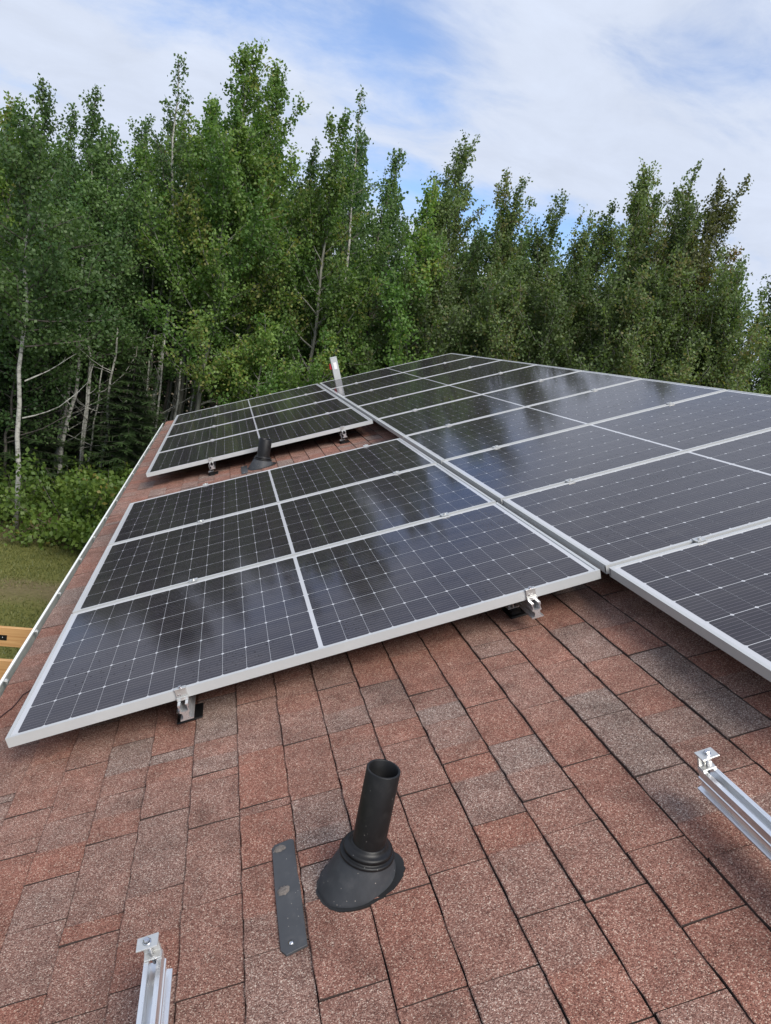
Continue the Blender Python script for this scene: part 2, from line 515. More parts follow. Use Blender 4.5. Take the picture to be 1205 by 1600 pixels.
def mat_ground():
    m, nt, b, N, L = new_mat('lawn_and_soil')
    b.inputs['Roughness'].default_value = 0.95
    b.inputs['Specular IOR Level'].default_value = 0.1
    tc = N('ShaderNodeTexCoord')
    n = N('ShaderNodeTexNoise'); n.inputs['Scale'].default_value = 0.55; n.inputs['Detail'].default_value = 8; n.inputs['Roughness'].default_value = 0.65
    L(tc.outputs['Object'], n.inputs['Vector'])
    n2 = N('ShaderNodeTexNoise'); n2.inputs['Scale'].default_value = 22; n2.inputs['Detail'].default_value = 6
    L(tc.outputs['Object'], n2.inputs['Vector'])
    g = N('ShaderNodeMix'); g.data_type = 'RGBA'
    g.inputs['A'].default_value = (0.066, 0.078, 0.021, 1); g.inputs['B'].default_value = (0.165, 0.158, 0.052, 1)
    L(n2.outputs['Fac'], g.inputs['Factor'])
    d = N('ShaderNodeMix'); d.data_type = 'RGBA'
    d.inputs['A'].default_value = (0.075, 0.055, 0.032, 1); d.inputs['B'].default_value = (0.20, 0.155, 0.095, 1)
    L(n2.outputs['Fac'], d.inputs['Factor'])
    sp = N('ShaderNodeSeparateXYZ'); L(tc.outputs['Object'], sp.inputs[0])
    # the worn strip and the forest floor (both wander with the noise)
    def band(y0, half, soft):
        w = N('ShaderNodeMath'); w.operation = 'MULTIPLY_ADD'; w.inputs[1].default_value = 1.6; L(n.outputs['Fac'], w.inputs[0]); L(sp.outputs['Y'], w.inputs[2])
        s = N('ShaderNodeMath'); s.operation = 'SUBTRACT'; s.inputs[1].default_value = y0 + 0.8; L(w.outputs[0], s.inputs[0])
        a = N('ShaderNodeMath'); a.operation = 'ABSOLUTE'; L(s.outputs[0], a.inputs[0])
        r = N('ShaderNodeMapRange'); r.interpolation_type = 'SMOOTHSTEP'
        r.inputs['From Min'].default_value = half; r.inputs['From Max'].default_value = half + soft
        r.inputs['To Min'].default_value = 1; r.inputs['To Max'].default_value = 0
        L(a.outputs[0], r.inputs['Value']); return r.outputs[0]
    b1 = band(8.35, 0.10, 0.55)
    f = N('ShaderNodeMath'); f.operation = 'MULTIPLY_ADD'; f.inputs[1].default_value = 1.2; L(n.outputs['Fac'], f.inputs[0]); L(sp.outputs['Y'], f.inputs[2])
    fm = N('ShaderNodeMapRange'); fm.interpolation_type = 'SMOOTHSTEP'
    fm.inputs['From Min'].default_value = 10.9; fm.inputs['From Max'].default_value = 11.4
    L(f.outputs[0], fm.inputs['Value'])
    mxx = N('ShaderNodeMath'); mxx.operation = 'MAXIMUM'; mh = N('ShaderNodeMath'); mh.operation = 'MULTIPLY'; mh.inputs[1].default_value = 0.75
    L(b1, mh.inputs[0]); L(mh.outputs[0], mxx.inputs[0]); L(fm.outputs[0], mxx.inputs[1])
    mx = N('ShaderNodeMix'); mx.data_type = 'RGBA'
    L(mxx.outputs[0], mx.inputs['Factor']); L(g.outputs['Result'], mx.inputs['A']); L(d.outputs['Result'], mx.inputs['B'])
    L(mx.outputs['Result'], b.inputs['Base Color'])
    bp = N('ShaderNodeBump'); bp.inputs['Strength'].default_value = 0.6; bp.inputs['Distance'].default_value = 0.03
    L(n2.outputs['Fac'], bp.inputs['Height']); L(bp.outputs[0], b.inputs['Normal'])
    return m


M_SHINGLE = mat_shingle()
M_CELL = mat_cell()
M_BACK = mat_backsheet()
M_FRAME = mat_simple('anodised_frame', (0.46, 0.47, 0.47), 0.42, 0.15, 0.05, 5)
M_ALU = mat_simple('mill_aluminium', (0.80, 0.81, 0.82), 0.30, 0.85, 0.08, 12, stretch=(20, 1, 20))
M_ALU_CAST = mat_simple('clamp_aluminium', (0.60, 0.60, 0.58), 0.38, 0.7, 0.10, 40)
M_STEEL = mat_simple('stainless_bolt', (0.62, 0.62, 0.63), 0.25, 1.0, 0.1, 60)
M_BLACK = mat_simple('black_plastic', (0.007, 0.007, 0.0075), 0.45, 0, 0.25, 20, bump=0.08, spec=0.32)
M_RUBBER = mat_simple('grey_black_flashing', (0.030, 0.033, 0.038), 0.62, 0, 0.3, 14, bump=0.15, bscale=50)
M_SLATE = mat_simple('painted_flashing_metal', (0.046, 0.048, 0.052), 0.6, 0, 0.18, 16, bump=0.12, bscale=30)
M_SEAL = mat_simple('granule_sealant', (0.125, 0.108, 0.096), 0.9, 0, 0.5, 160, bump=0.9, bscale=260)
M_TAR = mat_simple('tar', (0.008, 0.008, 0.008), 0.6, 0, 0.3, 40)
def scuff(m, col, amount, scale=170):
    nt = m.node_tree; N, L = nt.nodes.new, nt.links.new
    b = nt.nodes['Principled BSDF']
    src = b.inputs['Base Color'].links[0].from_socket
    tc = N('ShaderNodeTexCoord')
    vo = N('ShaderNodeTexVoronoi'); vo.inputs['Scale'].default_value = scale
    L(tc.outputs['Object'], vo.inputs['Vector'])
    lt = N('ShaderNodeMath'); lt.operation = 'LESS_THAN'; lt.inputs[1].default_value = 0.22
    L(vo.outputs['Distance'], lt.inputs[0])
    sc = N('ShaderNodeSeparateColor'); L(vo.outputs['Color'], sc.inputs[0])
    pick = N('ShaderNodeMath'); pick.operation = 'LESS_THAN'; pick.inputs[1].default_value = amount; L(sc.outputs[0], pick.inputs[0])
    mu = N('ShaderNodeMath'); mu.operation = 'MULTIPLY'; L(lt.outputs[0], mu.inputs[0]); L(pick.outputs[0], mu.inputs[1])
    n = N('ShaderNodeTexNoise'); n.inputs['Scale'].default_value = 26; n.inputs['Detail'].default_value = 8; n.inputs['Roughness'].default_value = 0.7
    L(tc.outputs['Object'], n.inputs['Vector'])
    mr = N('ShaderNodeMapRange'); mr.inputs['From Min'].default_value = 0.52; mr.inputs['From Max'].default_value = 0.80; mr.inputs['To Max'].default_value = 0.14
    L(n.outputs['Fac'], mr.inputs['Value'])
    mxm = N('ShaderNodeMath'); mxm.operation = 'MAXIMUM'; L(mu.outputs[0], mxm.inputs[0]); L(mr.outputs[0], mxm.inputs[1])
    mix = N('ShaderNodeMix'); mix.data_type = 'RGBA'; mix.inputs['B'].default_value = col + (1,)
    L(mxm.outputs[0], mix.inputs['Factor']); L(src, mix.inputs['A']); L(mix.outputs['Result'], b.inputs['Base Color'])


scuff(M_BLACK, (0.10, 0.095, 0.09), 0.03)
scuff(M_RUBBER, (0.22, 0.20, 0.18), 0.05)
scuff(M_SLATE, (0.25, 0.23, 0.21), 0.05)
M_WHITE = mat_simple('white_gutter_paint', (0.74, 0.76, 0.74), 0.4, 0, 0.06, 6)
M_GUTTER = mat_simple('dusty_gutter_inside', (0.36, 0.37, 0.34), 0.6, 0, 0.2, 9)
M_EDGE = mat_simple('asphalt_edge', (0.042, 0.027, 0.023), 0.9, 0, 0.4, 200)
M_DECK = mat_simple('roof_felt', (0.018, 0.014, 0.013), 0.95, 0, 0.3, 30)
M_WALL = mat_simple('pale_siding', (0.55, 0.54, 0.50), 0.7, 0, 0.05, 3)
M_WOOD = mat_wood()
M_RED = mat_simple('red_plastic', (0.42, 0.02, 0.025), 0.4, 0, 0.1, 30)
M_STICKER = mat_simple('white_sticker', (0.78, 0.78, 0.78), 0.5, 0, 0.08, 90)
M_CABLE = mat_simple('dark_red_cable', (0.035, 0.012, 0.010), 0.5)
M_GROUND = mat_ground()

# ------------------------------------------------------------------ ground
def ground():
    n = 60
    rng = np.random.default_rng(1)
    g = np.sign(np.linspace(-1, 1, n)) * np.abs(np.linspace(-1, 1, n)) ** 2.2
    xs, ys = g * 900 + 0.0, g * 900 + 10.0
    X, Y = np.meshgrid(xs, ys)
    d = np.hypot(X, Y - 8)
    Z = ZG + np.where(d > 30, 0.6 * np.sin(X * 0.05) * np.cos(Y * 0.04), 0.0)
    V = np.stack([X.ravel(), Y.ravel(), Z.ravel()], 1)
    i = np.arange((n - 1) * (n - 1)); r, c = i // (n - 1), i % (n - 1)
    a = r * n + c
    F = np.stack([a, a + 1, a + n + 1, a + n], 1)
    o = mesh_np('ground', V, F, M_GROUND, smooth=True)
    tag(o, kind='structure')


ground()

# ------------------------------------------------------------------ house: roof, shingles, gutter, walls
E_, V0 = 0.14130, 0.14891           # exposure of a course and the lower edge of course 0 (up-slope metres)
U0, U1 = -3.6, 9.38
VE, VR = -0.262, 4.46               # eave and ridge
CUTS = {3: [-1.031, -0.792, -0.514, -0.323, -0.282, -0.104, 0.174], 4: [-0.983, -0.726, -0.531, -0.497, -0.241, 0.063],
        5: [-1.137, -0.892, -0.78, -0.725, -0.53, -0.261, 0.021, 0.145], 6: [-1.208, -0.946, -0.494, -0.466, -0.268, 0.005],
        2: [-0.958, -0.698, -0.408, -0.154, -0.098], 1: [-0.977, -0.78, -0.728, -0.447, -0.245, 0.029], 0: [-0.688, -0.533, -0.29, -0.036],
        -1: [-0.395, -0.333, -0.203, 0.057], -2: [-0.105, -0.067, 0.22], 8: [-1.115, -0.832, -0.576, -0.378, -0.196, 0.086],
        7: [-1.217, -0.93, -0.648, -0.419, -0.309, -0.059], 9: [-1.379, -1.131, -0.928, -0.807, -0.561, -0.354, -0.103],
        10: [-1.25, -1.05, -0.733, -0.445, -0.193, -0.102, -0.008], 11: [-1.13, -0.846, -0.582, -0.258, 0.026],
        12: [-0.922, -0.642, -0.514, -0.309, -0.049], 13: [-0.822, -0.619, -0.338, -0.137], 14: [-0.695, -0.443],
        -3: [0.79, 1.051, 1.376, 1.66, 2.175, 2.378, 2.721]}
PANEL_L, PANEL_W, STEP = 2.094, 1.038, 1.060
VC = PANEL_L + 0.034                # lower edge of the upper block
UA, UB, UC = 0.011, 4.262 + 0.011, 0.0205 + 0.011


def house():
    root = empty('house', (3.2, 3.0, ZG))
    tag(root, 'house roof of red brown asphalt shingles with white gutter at the eave', 'house')
    inv = Vector((-3.2, -3.0, -ZG))
    # deck of the roof: near slope (object frame = roof frame) and far slope
    mb = MB()
    mb.box(VE + 0.012, VR, U0, U1, H - 0.06, H - 0.006)
    roof = mb.build('roof', M_DECK, root)
    roof.location = inv
    roof.rotation_euler = ROOF_ROT
    # far slope, walls, gable
    mb = MB()
    p = W(VR, 0, H - 0.006); q = W(VR, 0, H - 0.06)
    x1 = p.x + VR * CT
    mb.prism([(p.x + 0.002, p.z), (x1, p.z - VR * ST), (x1, p.z - VR * ST - 0.06), (p.x + 0.002, p.z - 0.06)], U0, U1)
    o = mb.build('far_roof_slope', M_SHINGLE, root); o.location = inv
    xl, xr = 0.25, x1 - 0.45
    zl = W(0.27, 0, H - 0.07).z
    mb = MB()
    pk = W(VR, 0, H - 0.075)
    poly = [(xl, ZG), (xr, ZG), (xr, zl), (pk.x, pk.z - 0.02), (xl, zl - 0.01)]
    mb.prism(poly, U0 + 0.4, U1 - 0.35)
    o = mb.build('wall', M_WALL, root); o.location = inv
    # fascia behind the gutter
    mb = MB()
    f = W(VE, 0, H - 0.01)
    mb.box(f.x + 0.014, f.x + 0.034, U0, U1, f.z - 0.17, f.z - 0.022)
    o = mb.build('fascia', M_WHITE, root); o.location = inv
    # ridge caps hidden behind the panels but there
    # gutter: K-style trough seen from inside
    g = W(-0.302, 0, -0.140)
    lip, back = g.x, f.x + 0.011
    bot = g.z - 0.115
    mb = MB()
    t = 0.0022
    prof = [(back, f.z - 0.030), (back, bot), (lip + 0.03, bot), (lip + 0.008, bot + 0.05), (lip, g.z - 0.02), (lip, g.z),
            (lip + 0.011, g.z), (lip + 0.011, g.z - 0.012), (lip + 0.0075, g.z - 0.012), (lip + 0.0075, g.z - 0.0035), (lip + 0.003, g.z - 0.0035), (lip + 0.003, g.z - 0.02),
            (lip + 0.011, bot + 0.05), (lip + 0.032, bot + t), (back - t, bot + t), (back - t, f.z - 0.030)]
    mb.prism(prof, U0, U1 - 0.18)
    gut = mb.build('gutter', M_WHITE, root); gut.location = inv
    mb = MB()
    mb.prism([(lip + 0.0031, g.z - 0.013), (lip + 0.0111, bot + 0.051), (lip + 0.0322, bot + t + 0.001), (back - t - 0.0002, bot + t + 0.001), (back - t - 0.0002, bot + t + 0.002),
              (lip + 0.033, bot + t + 0.002), (lip + 0.0123, bot + 0.0515), (lip + 0.0043, g.z - 0.013)], U0 + 0.01, U1 - 0.19)
    mb.build('dust_film', M_GUTTER, gut)
    hb = MB()
    hb.box(0.004, 0.024, -0.009, 0.009, -0.006, -0.002)
    hb.box(0.020, 0.024, -0.009, 0.009, -0.018, -0.006)
    hb.box(0.012, 0.020, -0.005, 0.005, -0.002, 0.003)
    h0 = None
    u = 0.855 - 0.54 * 8
    k = 0
    for uu in [0.855 - 0.53 * i for i in range(8, 0, -1)] + [0.855, 1.379, 1.909, 2.536, 3.044, 3.581, 4.173, 4.70, 5.341, 5.835, 6.396, 6.95, 7.5, 8.05, 8.795]:
        if h0 is None:
            h0 = hb.build('gutter_hanger', M_ALU_CAST, gut, bevel=0.0008)
            h0.location = (lip + 0.004, uu, g.z - 0.002)
        else:
            obj_from('gutter_hanger', h0.data, gut, (lip + 0.004, uu, g.z - 0.002))
    return root, roof


HOUSE, ROOF = house()


def shingles():
    rng = random.Random(11)
    camv = cam.matrix_world.inverted()
    fpx = 24.99 / 36 * 1024
    Ccam = cam.location
    # camera in roof coordinates
    cv = Ccam.x * CT + Ccam.z * ST; cw = -Ccam.x * ST + Ccam.z * CT; cu = Ccam.y
    rects = [(0, PANEL_L, 0, 3.17), (0, PANEL_L, UB - 0.01, UB + 4.24), (VC, VC + 2.1, -1.04, 8.5)]

    def px(v, u, w):
        p = camv @ W(v, u, w)
        if p.z > -0.1: return None
        return (385.5 + fpx * p.x / -p.z, 512 - fpx * p.y / -p.z)

    def score(v0, v1, u0, u1):
        vis = 0
        for fa in (0.12, 0.5, 0.88):
            for fb in (0.2, 0.5, 0.8):
                v, u = v0 + (v1 - v0) * fb, u0 + (u1 - u0) * fa
                p = px(v, u, H)
                if p is None or not (0 <= p[0] <= 771 and 0 <= p[1] <= 1024): continue
                s = cw / (cw - H)
                a, b = cv + (v - cv) * s, cu + (u - cu) * s
                if any(r[0] < a < r[1] and r[2] < b < r[3] for r in rects): continue
                vis += 1
        if not vis: return 0.0
        q = [px(a, b, H) for a, b in ((v0, u0), (v0, u1), (v1, u1), (v1, u0))]
        if any(x is None for x in q): return vis * 100.0
        ar = 0
        for i in range(4):
            ar += q[i][0] * q[(i + 1) % 4][1] - q[(i + 1) % 4][0] * q[i][1]
        return abs(ar) / 2 * vis / 9

    pieces = []
    c = -3
    while V0 + c * E_ < VR:
        fixed = sorted(CUTS.get(c, []))
        def fill(a, b):
            out, u = [], a
            while True:
                r = rng.random()
                ln = rng.uniform(0.19, 0.31) if r < 0.74 else (rng.uniform(0.03, 0.07) if r < 0.87 else rng.uniform(0.10, 0.17))
                u += ln
                if u > b - 0.06: break
                out.append(u)
            return out
        if fixed:
            cuts = fill(U0, fixed[0] - 0.1) + fixed
            cuts += fill(fixed[-1] + 0.12, U1)
        else:
            cuts = fill(U0, U1)
        us = [U0 + 0.003] + cuts + [U1 - 0.003]
        hi = rng.random() < 0.5
        for a, b in zip(us[:-1], us[1:]):
            hi = not hi if rng.random() < 0.8 else hi
            pieces.append((c, a, b, hi))
        c += 1
    tones = [0.04, 0.09, 0.14, 0.2, 0.26, 0.32, 0.38, 0.47, 0.62, 0.86]
    res = []
    for c, a, b, hi in pieces:
        v0 = max(V0 + c * E_, VE) if c > -3 else VE
        v1 = min(V0 + (c + 1) * E_, VR)
        g = 0.0016
        th = (0.0088 if hi else 0.0062) + rng.uniform(-0.0008, 0.0008)
        # stations along u, with tone segments
        ln = b - a
        st = [a + g, b - g]
        tone0 = rng.choice(tones) + rng.uniform(-0.06, 0.06)
        seg = [(a, tone0)]
        if ln > 0.13 and rng.random() < 0.55:
            t1 = rng.choice(tones) + rng.uniform(-0.06, 0.06)
            seg.append((a + ln * rng.uniform(0.3, 0.7), t1))
        stations = []
        n = max(2, int(ln / 0.035))
        for i in range(n + 1):
            stations.append(a + g + (ln - 2 * g) * i / n)
        for s, _ in seg[1:]:
            stations += [s - 0.004, s + 0.004]
        stations = sorted(stations)
        vs, tn = [], []
        lift = rng.uniform(-0.0012, 0.0012)
        for i, u in enumerate(stations):
            t = seg[0][1]
            if len(seg) > 1 and u > seg[1][0]: t = seg[1][1]
            j = rng.uniform(-0.0022, 0.0022)
            ju = rng.uniform(-0.0006, 0.0006)
            sl = (i / len(stations) - 0.5) * lift
            vs += [(v0 + j, u + ju, H - 0.004), (v0 + j + 0.0006, u + ju, H + th * 0.8 + sl), (v0 + j + 0.003, u + ju, H + th + sl),
                   (0.5 * (v0 + v1), u - ju, H + 0.5 * th + 0.0012 + rng.uniform(-0.0004, 0.0004)), (v1 - 0.0016, u - ju, H + 0.0012), (v1 - 0.0014, u, H - 0.004)]
            tn += [t] * 6
        fs = []
        m = len(stations)
        for i in range(m - 1):
            for k in range(5):
                fs.append((i * 6 + k, i * 6 + k + 1, (i + 1) * 6 + k + 1, (i + 1) * 6 + k))
        fs += [(5, 4, 3, 2, 1, 0), tuple((m - 1) * 6 + k for k in range(6))]
        res.append((score(v0, v1, a, b), vs, fs, tn))
    res.sort(key=lambda r: -r[0])
    pick = [r for r in res[:298] if r[0] > 0]
    rest = res[len(pick):]
    def edges_dark(o, fs):
        # sawn asphalt edges: the butt along the eave side and both cut ends
        o.data.materials.append(M_EDGE)
        o.data.polygons.foreach_set('material_index', np.array([1 if (len(f) == 6 or (f[0] % 6 == 0 and f[1] % 6 == 1)) else 0 for f in fs], dtype=np.int32))
    for sc, vs, fs, tn in pick:
        o = mesh_np('shingle', vs, [f[::-1] for f in fs], M_SHINGLE, ROOF, attr={'tone': ('POINT', tn)})
        edges_dark(o, fs)
    V, F, T, FL = [], [], [], []
    for sc, vs, fs, tn in rest:
        FL += fs
        b = len(V)
        V += vs; T += tn
        F += [tuple(b + i for i in f[::-1]) for f in fs]
    o = mesh_np('shingle_field', V, F, M_SHINGLE, ROOF, attr={'tone': ('POINT', T)})
    edges_dark(o, FL)
    o['kind'] = 'stuff'


shingles()


def roof_thing(name, v, u, w, label, cat, group=None):
    o = empty(name, W(v, u, w), ROOF_ROT)
    return tag(o, label, cat, group)


# ------------------------------------------------------------------ solar panels
def panel_meshes():
    L_, W_, T = PANEL_L, PANEL_W, 0.035
    fw = 0.0115
    mb = MB()
    zt = T
    lip = 0.0016                    # flange stands a little above the glass
    # long bars (along x) and short bars (along y), L-shaped in section, butted at the corners
    for s in (0, 1):
        y0 = 0.0 if s == 0 else W_
        d = 1 if s == 0 else -1
        mb.prism([(y0, 0.0), (y0, zt), (y0 + d * fw, zt), (y0 + d * fw, zt - 0.003), (y0 + d * 0.002, zt - 0.009), (y0 + d * 0.002, 0.002), (y0 + d * 0.028, 0.002), (y0 + d * 0.028, 0.0)], 0, L_, 'yz')
        x0 = 0.0 if s == 0 else L_
        mb.prism([(x0 + d * 0.0001, 0.0003), (x0 + d * 0.0001, zt - 0.0003), (x0 + d * fw, zt - 0.0003), (x0 + d * fw, zt - 0.0033), (x0 + d * 0.002, zt - 0.009), (x0 + d * 0.002, 0.0023), (x0 + d * 0.028, 0.0023), (x0 + d * 0.028, 0.0003)], 0.0118, W_ - 0.0118, 'xz')
    fr = mb.build('frame', M_FRAME, bevel=0.0)
    # fine groove line along the outer faces
    mb = MB()
    mb.box(0.006, L_ - 0.006, 0.006, W_ - 0.006, zt - 0.0075, zt - 0.0030)
    bs = mb.build('backsheet', M_BACK)
    # one half-cell, chamfered corners; origin in the cell's middle
    cx, cy = 0.0832, 0.1660
    hx, hy, ch = cx / 2 - 0.0002, cy / 2 - 0.0012, 0.0056
    poly = [(-hx + ch, -hy), (hx - ch, -hy), (hx, -hy + ch), (hx, hy - ch), (hx - ch, hy), (-hx + ch, hy), (-hx, hy - ch), (-hx, -hy + ch)]
    mb = MB()
    mb.prism(poly, -0.0012, 0.0, 'xy')
    ce = mb.build('cell', M_CELL)
    pos = []
    mid = 0.0155
    x_start = (L_ - (24 * (cx + 0.0008) + mid)) / 2
    y_start = (W_ - 6 * (cy + 0.0008)) / 2
    for i in range(24):
        x = x_start + (i + 0.5) * (cx + 0.0008) + (mid if i >= 12 else 0)
        for j in range(6):
            pos.append((x, y_start + (j + 0.5) * (cy + 0.0008), zt - 0.0026))
    for o in (fr, bs, ce): COL.objects.unlink(o)
    # joined grid for panels too far away to pick the cells apart
    mb = MB()
    for x, y, z in pos:
        mb.add([(x + a, y + b_, z) for a, b_ in poly] + [(x + a, y + b_, z - 0.0012) for a, b_ in poly],
               [tuple(range(8))] + [(i, 8 + i, 8 + (i + 1) % 8, (i + 1) % 8) for i in range(8)])
    gr = mb.build('cell_grid', mat_cell_grid(pos))
    COL.objects.unlink(gr)
    return fr.data, bs.data, ce.data, gr.data, pos


def mat_cell_grid(pos):
    # same printed cell; the wires are referred to the panel frame instead of the single cell
    m = M_CELL.copy()
    m.name = 'solar_cell_grid'
    return m


FRAME_ME, BACK_ME, CELL_ME, GRID_ME, CELL_POS = panel_meshes()


def panel(v, u, label, group, cells):
    t = roof_thing('solar_panel', v, u, -0.035, label, 'solar panel', group)
    obj_from('frame', FRAME_ME, t)
    obj_from('backsheet', BACK_ME, t)
    if cells:
        for p in CELL_POS:
            obj_from('cell', CELL_ME, t, p)
    else:
        o = obj_from('cell_grid', GRID_ME, t)
        o['kind'] = 'stuff'
    return t


GA, GB, GC = 'solar panels in the near block by the gutter', 'solar panels in the far block by the gutter', 'solar panels in the long upper block'
LA = ['solar panel at the bottom of the near gutter block, front frame hanging over bare shingles',
      'middle solar panel of three in the near gutter block',
      'top solar panel of the near gutter block, back edge facing the far vent pipe']
for k in range(3):
    panel(0, UA + k * STEP, LA[k], GA, True)
LB = ['solar panel with its pale front frame just behind the far vent pipe',
      'second solar panel of the far gutter block, counted from the far vent pipe',
      'third solar panel of the far gutter block, counted from the far vent pipe',
      'last solar panel of the far gutter block, nearest the forest']
for k in range(4):
    panel(0, UB + k * STEP, LB[k], GB, False)
LC = ['nearest solar panel of the long upper block, its side frame over shaded shingles',
      'upper block solar panel beside the bottom panel of the near gutter block',
      'upper block solar panel beside the middle panel of the near gutter block',
      'upper block solar panel beside the top panel of the near gutter block',
      'upper block solar panel beside the shingle gap with the far vent pipe',
      'upper block solar panel beside the front panel of the far gutter block',
      'upper block solar panel beside the second panel of the far gutter block',
      'upper block solar panel beside the third panel of the far gutter block',
      'farthest solar panel of the upper block, in front of the grey aluminium post']
for k in range(-1, 8):
    panel(VC, UC + k * STEP, LC[k + 1], GC, k <= 2)

# ------------------------------------------------------------------ mounting rails and clamps
RAIL_TOP = -0.0365
RAIL_H = 0.058


def rail_profile():
    # half outline, right side from the bottom up, then the slot; mirrored
    o = [(0.022, 0.0), (0.022, 0.004), (0.0125, 0.0065), (0.0095, 0.018), (0.0115, 0.027), (0.0175, 0.0285), (0.0175, 0.0325), (0.0155, 0.034), (0.0145, 0.048), (0.0175, 0.0495), (0.0175, 0.058),
         (0.0080, 0.058), (0.0080, 0.0545), (0.0120, 0.0530), (0.0120, 0.0335), (0.0, 0.0315)]
    half = o
    return [(x, z) for x, z in half] + [(-x, z) for x, z in half[-2::-1]]


def end_clamp(parent, u, d):
    """cap plate, bolt and Z body; d = +1 when the clamp's lip points along +u"""
    z0 = 0.0
    mb = MB()
    # body: foot in the slot, upright web, standing on top of the rail
    mb.prism([(-d * 0.004, 0.0005), (d * 0.018, 0.0005), (d * 0.018, 0.004), (d * 0.002, 0.006), (d * 0.002, 0.029), (d * 0.009, 0.033), (d * 0.009, 0.0355), (-d * 0.004, 0.0355)], -0.0165, 0.0165, 'yz')
    c = mb.build('end_clamp', M_ALU_CAST, parent, bevel=0.0006)
    c.location = (0, u, RAIL_H)
    mb = MB()
    mb.box(-0.021, 0.021, min(-d * 0.006, d * 0.026), max(-d * 0.006, d * 0.026), 0.0357, 0.0392)
    mb.build('clamp_plate', M_ALU_CAST, c, bevel=0.0006)
    mb = MB()
    mb.lathe([(0.0, -0.014), (0.004, -0.014), (0.004, 0.0394)], 10, (0, d * 0.0105, 0))
    mb.lathe([(0.0085, 0.0393), (0.0085, 0.0408), (0.0065, 0.0409)], 16, (0, d * 0.0105, 0))
    mb.lathe([(0.0062, 0.0408), (0.0062, 0.0464), (0.0052, 0.0474), (0.0, 0.0474)], 6, (0, d * 0.0105, 0), sm=False)
    mb.build('bolt', M_STEEL, c)
    return c


def hook_clamp(parent, u):
    """end clamp gripping the front frame: seen as a plate down the frame's face"""
    mb = MB()
    mb.box(-0.019, 0.019, -0.014, -0.0015, 0.0005, 0.0125)
    mb.box(-0.018, 0.018, -0.0065, -0.0015, 0.0130, 0.0385)
    mb.box(-0.019, 0.019, -0.0085, 0.0085, 0.0387, 0.0420)
    c = mb.build('end_clamp', M_ALU_CAST, parent, bevel=0.0005)
    c.location = (0, u, RAIL_H)
    mb = MB()
    mb.lathe([(0.0075, 0.0421), (0.0075, 0.0432), (0.0055, 0.0433), (0.0055, 0.0475), (0.0, 0.0475)], 10, (0.001, -0.001, 0), sm=False)
    for a in (-0.011, -0.004):
        mb.lathe([(0.0028, -0.0002), (0.0028, 0.0012), (0.0, 0.0012)], 8, (a, -0.0068, 0.019), Matrix.Rotation(R(90), 3, 'X'), sm=False)
    mb.build('bolt', M_STEEL, c)


def mid_clamp_data():
    mb = MB()
    mb.prism([(-0.0200, 0.0395), (-0.0195, 0.0425), (-0.0045, 0.0405), (0.0045, 0.0405), (0.0195, 0.0425), (0.0200, 0.0395), (0.009, 0.0365), (-0.009, 0.0365)], -0.019, 0.019, 'yz')
    mb.lathe([(0.0080, 0.0407), (0.0080, 0.0418), (0.0060, 0.0419), (0.0060, 0.0478), (0.0, 0.0480)], 8, (0, 0, 0), sm=False)
    mb.box(-0.008, 0.008, -0.004, 0.004, 0.0, 0.0366)
    o = mb.build('mid_clamp', M_ALU_CAST)
    COL.objects.unlink(o)
    return o.data


MID_ME = mid_clamp_data()


def foot(parent, u, side=-1):
    """black flashing base with a bracket beside the rail"""
    zb = H + 0.007 - (RAIL_TOP - RAIL_H)      # roof surface seen from the rail's underside
    mb = MB()
    mb.box(-0.055, 0.035, u - 0.05, u + 0.05, zb, zb + 0.006)
    mb.box(-0.046, -0.006, u - 0.034, u + 0.034, zb + 0.0062, zb + 0.026)
    f = mb.build('mounting_foot', M_BLACK, parent, bevel=0.003)
    mb = MB()
    mb.prism([(-0.050, zb + 0.0265), (0.0, zb + 0.0265), (0.0, zb + 0.031), (-0.026, zb + 0.031), (-0.026, 0.034), (-0.0180, 0.036), (-0.0180, 0.040), (-0.031, 0.040), (-0.031, zb + 0.031), (-0.050, zb + 0.031)], u - 0.02, u + 0.02)
    mb.build('bracket', M_ALU_CAST, f, bevel=0.0006)
    mb = MB()
    mb.tube([(-0.0265 - 0.012, u, 0.018), (-0.010, u, 0.018)], 0.0042, 8)
    mb.lathe([(0.0085, zb + 0.031), (0.0085, zb + 0.037), (0.0, zb + 0.037)], 6, (-0.041, u, 0), sm=False)
    mb.build('bolt', M_STEEL, f)


def rail(v, u0, u1, label, group, seams=(), hooks=(), ends=(), feet=()):
    t = roof_thing('mounting_rail', v, u0, RAIL_TOP - RAIL_H, label, 'mounting rail', group)
    mb = MB()
    mb.prism(rail_profile(), 0, u1 - u0)
    mb.build('channel', M_ALU, t)
    # hollow shadow of the lower chamber at the sawn ends
    for s in seams: obj_from('mid_clamp', MID_ME, t, (0, s - u0, RAIL_H))
    for h in hooks: hook_clamp(t, h - u0)
    for e, d in ends: end_clamp(t, e - u0, d)
    for f in feet: foot(t, f - u0)
    return t


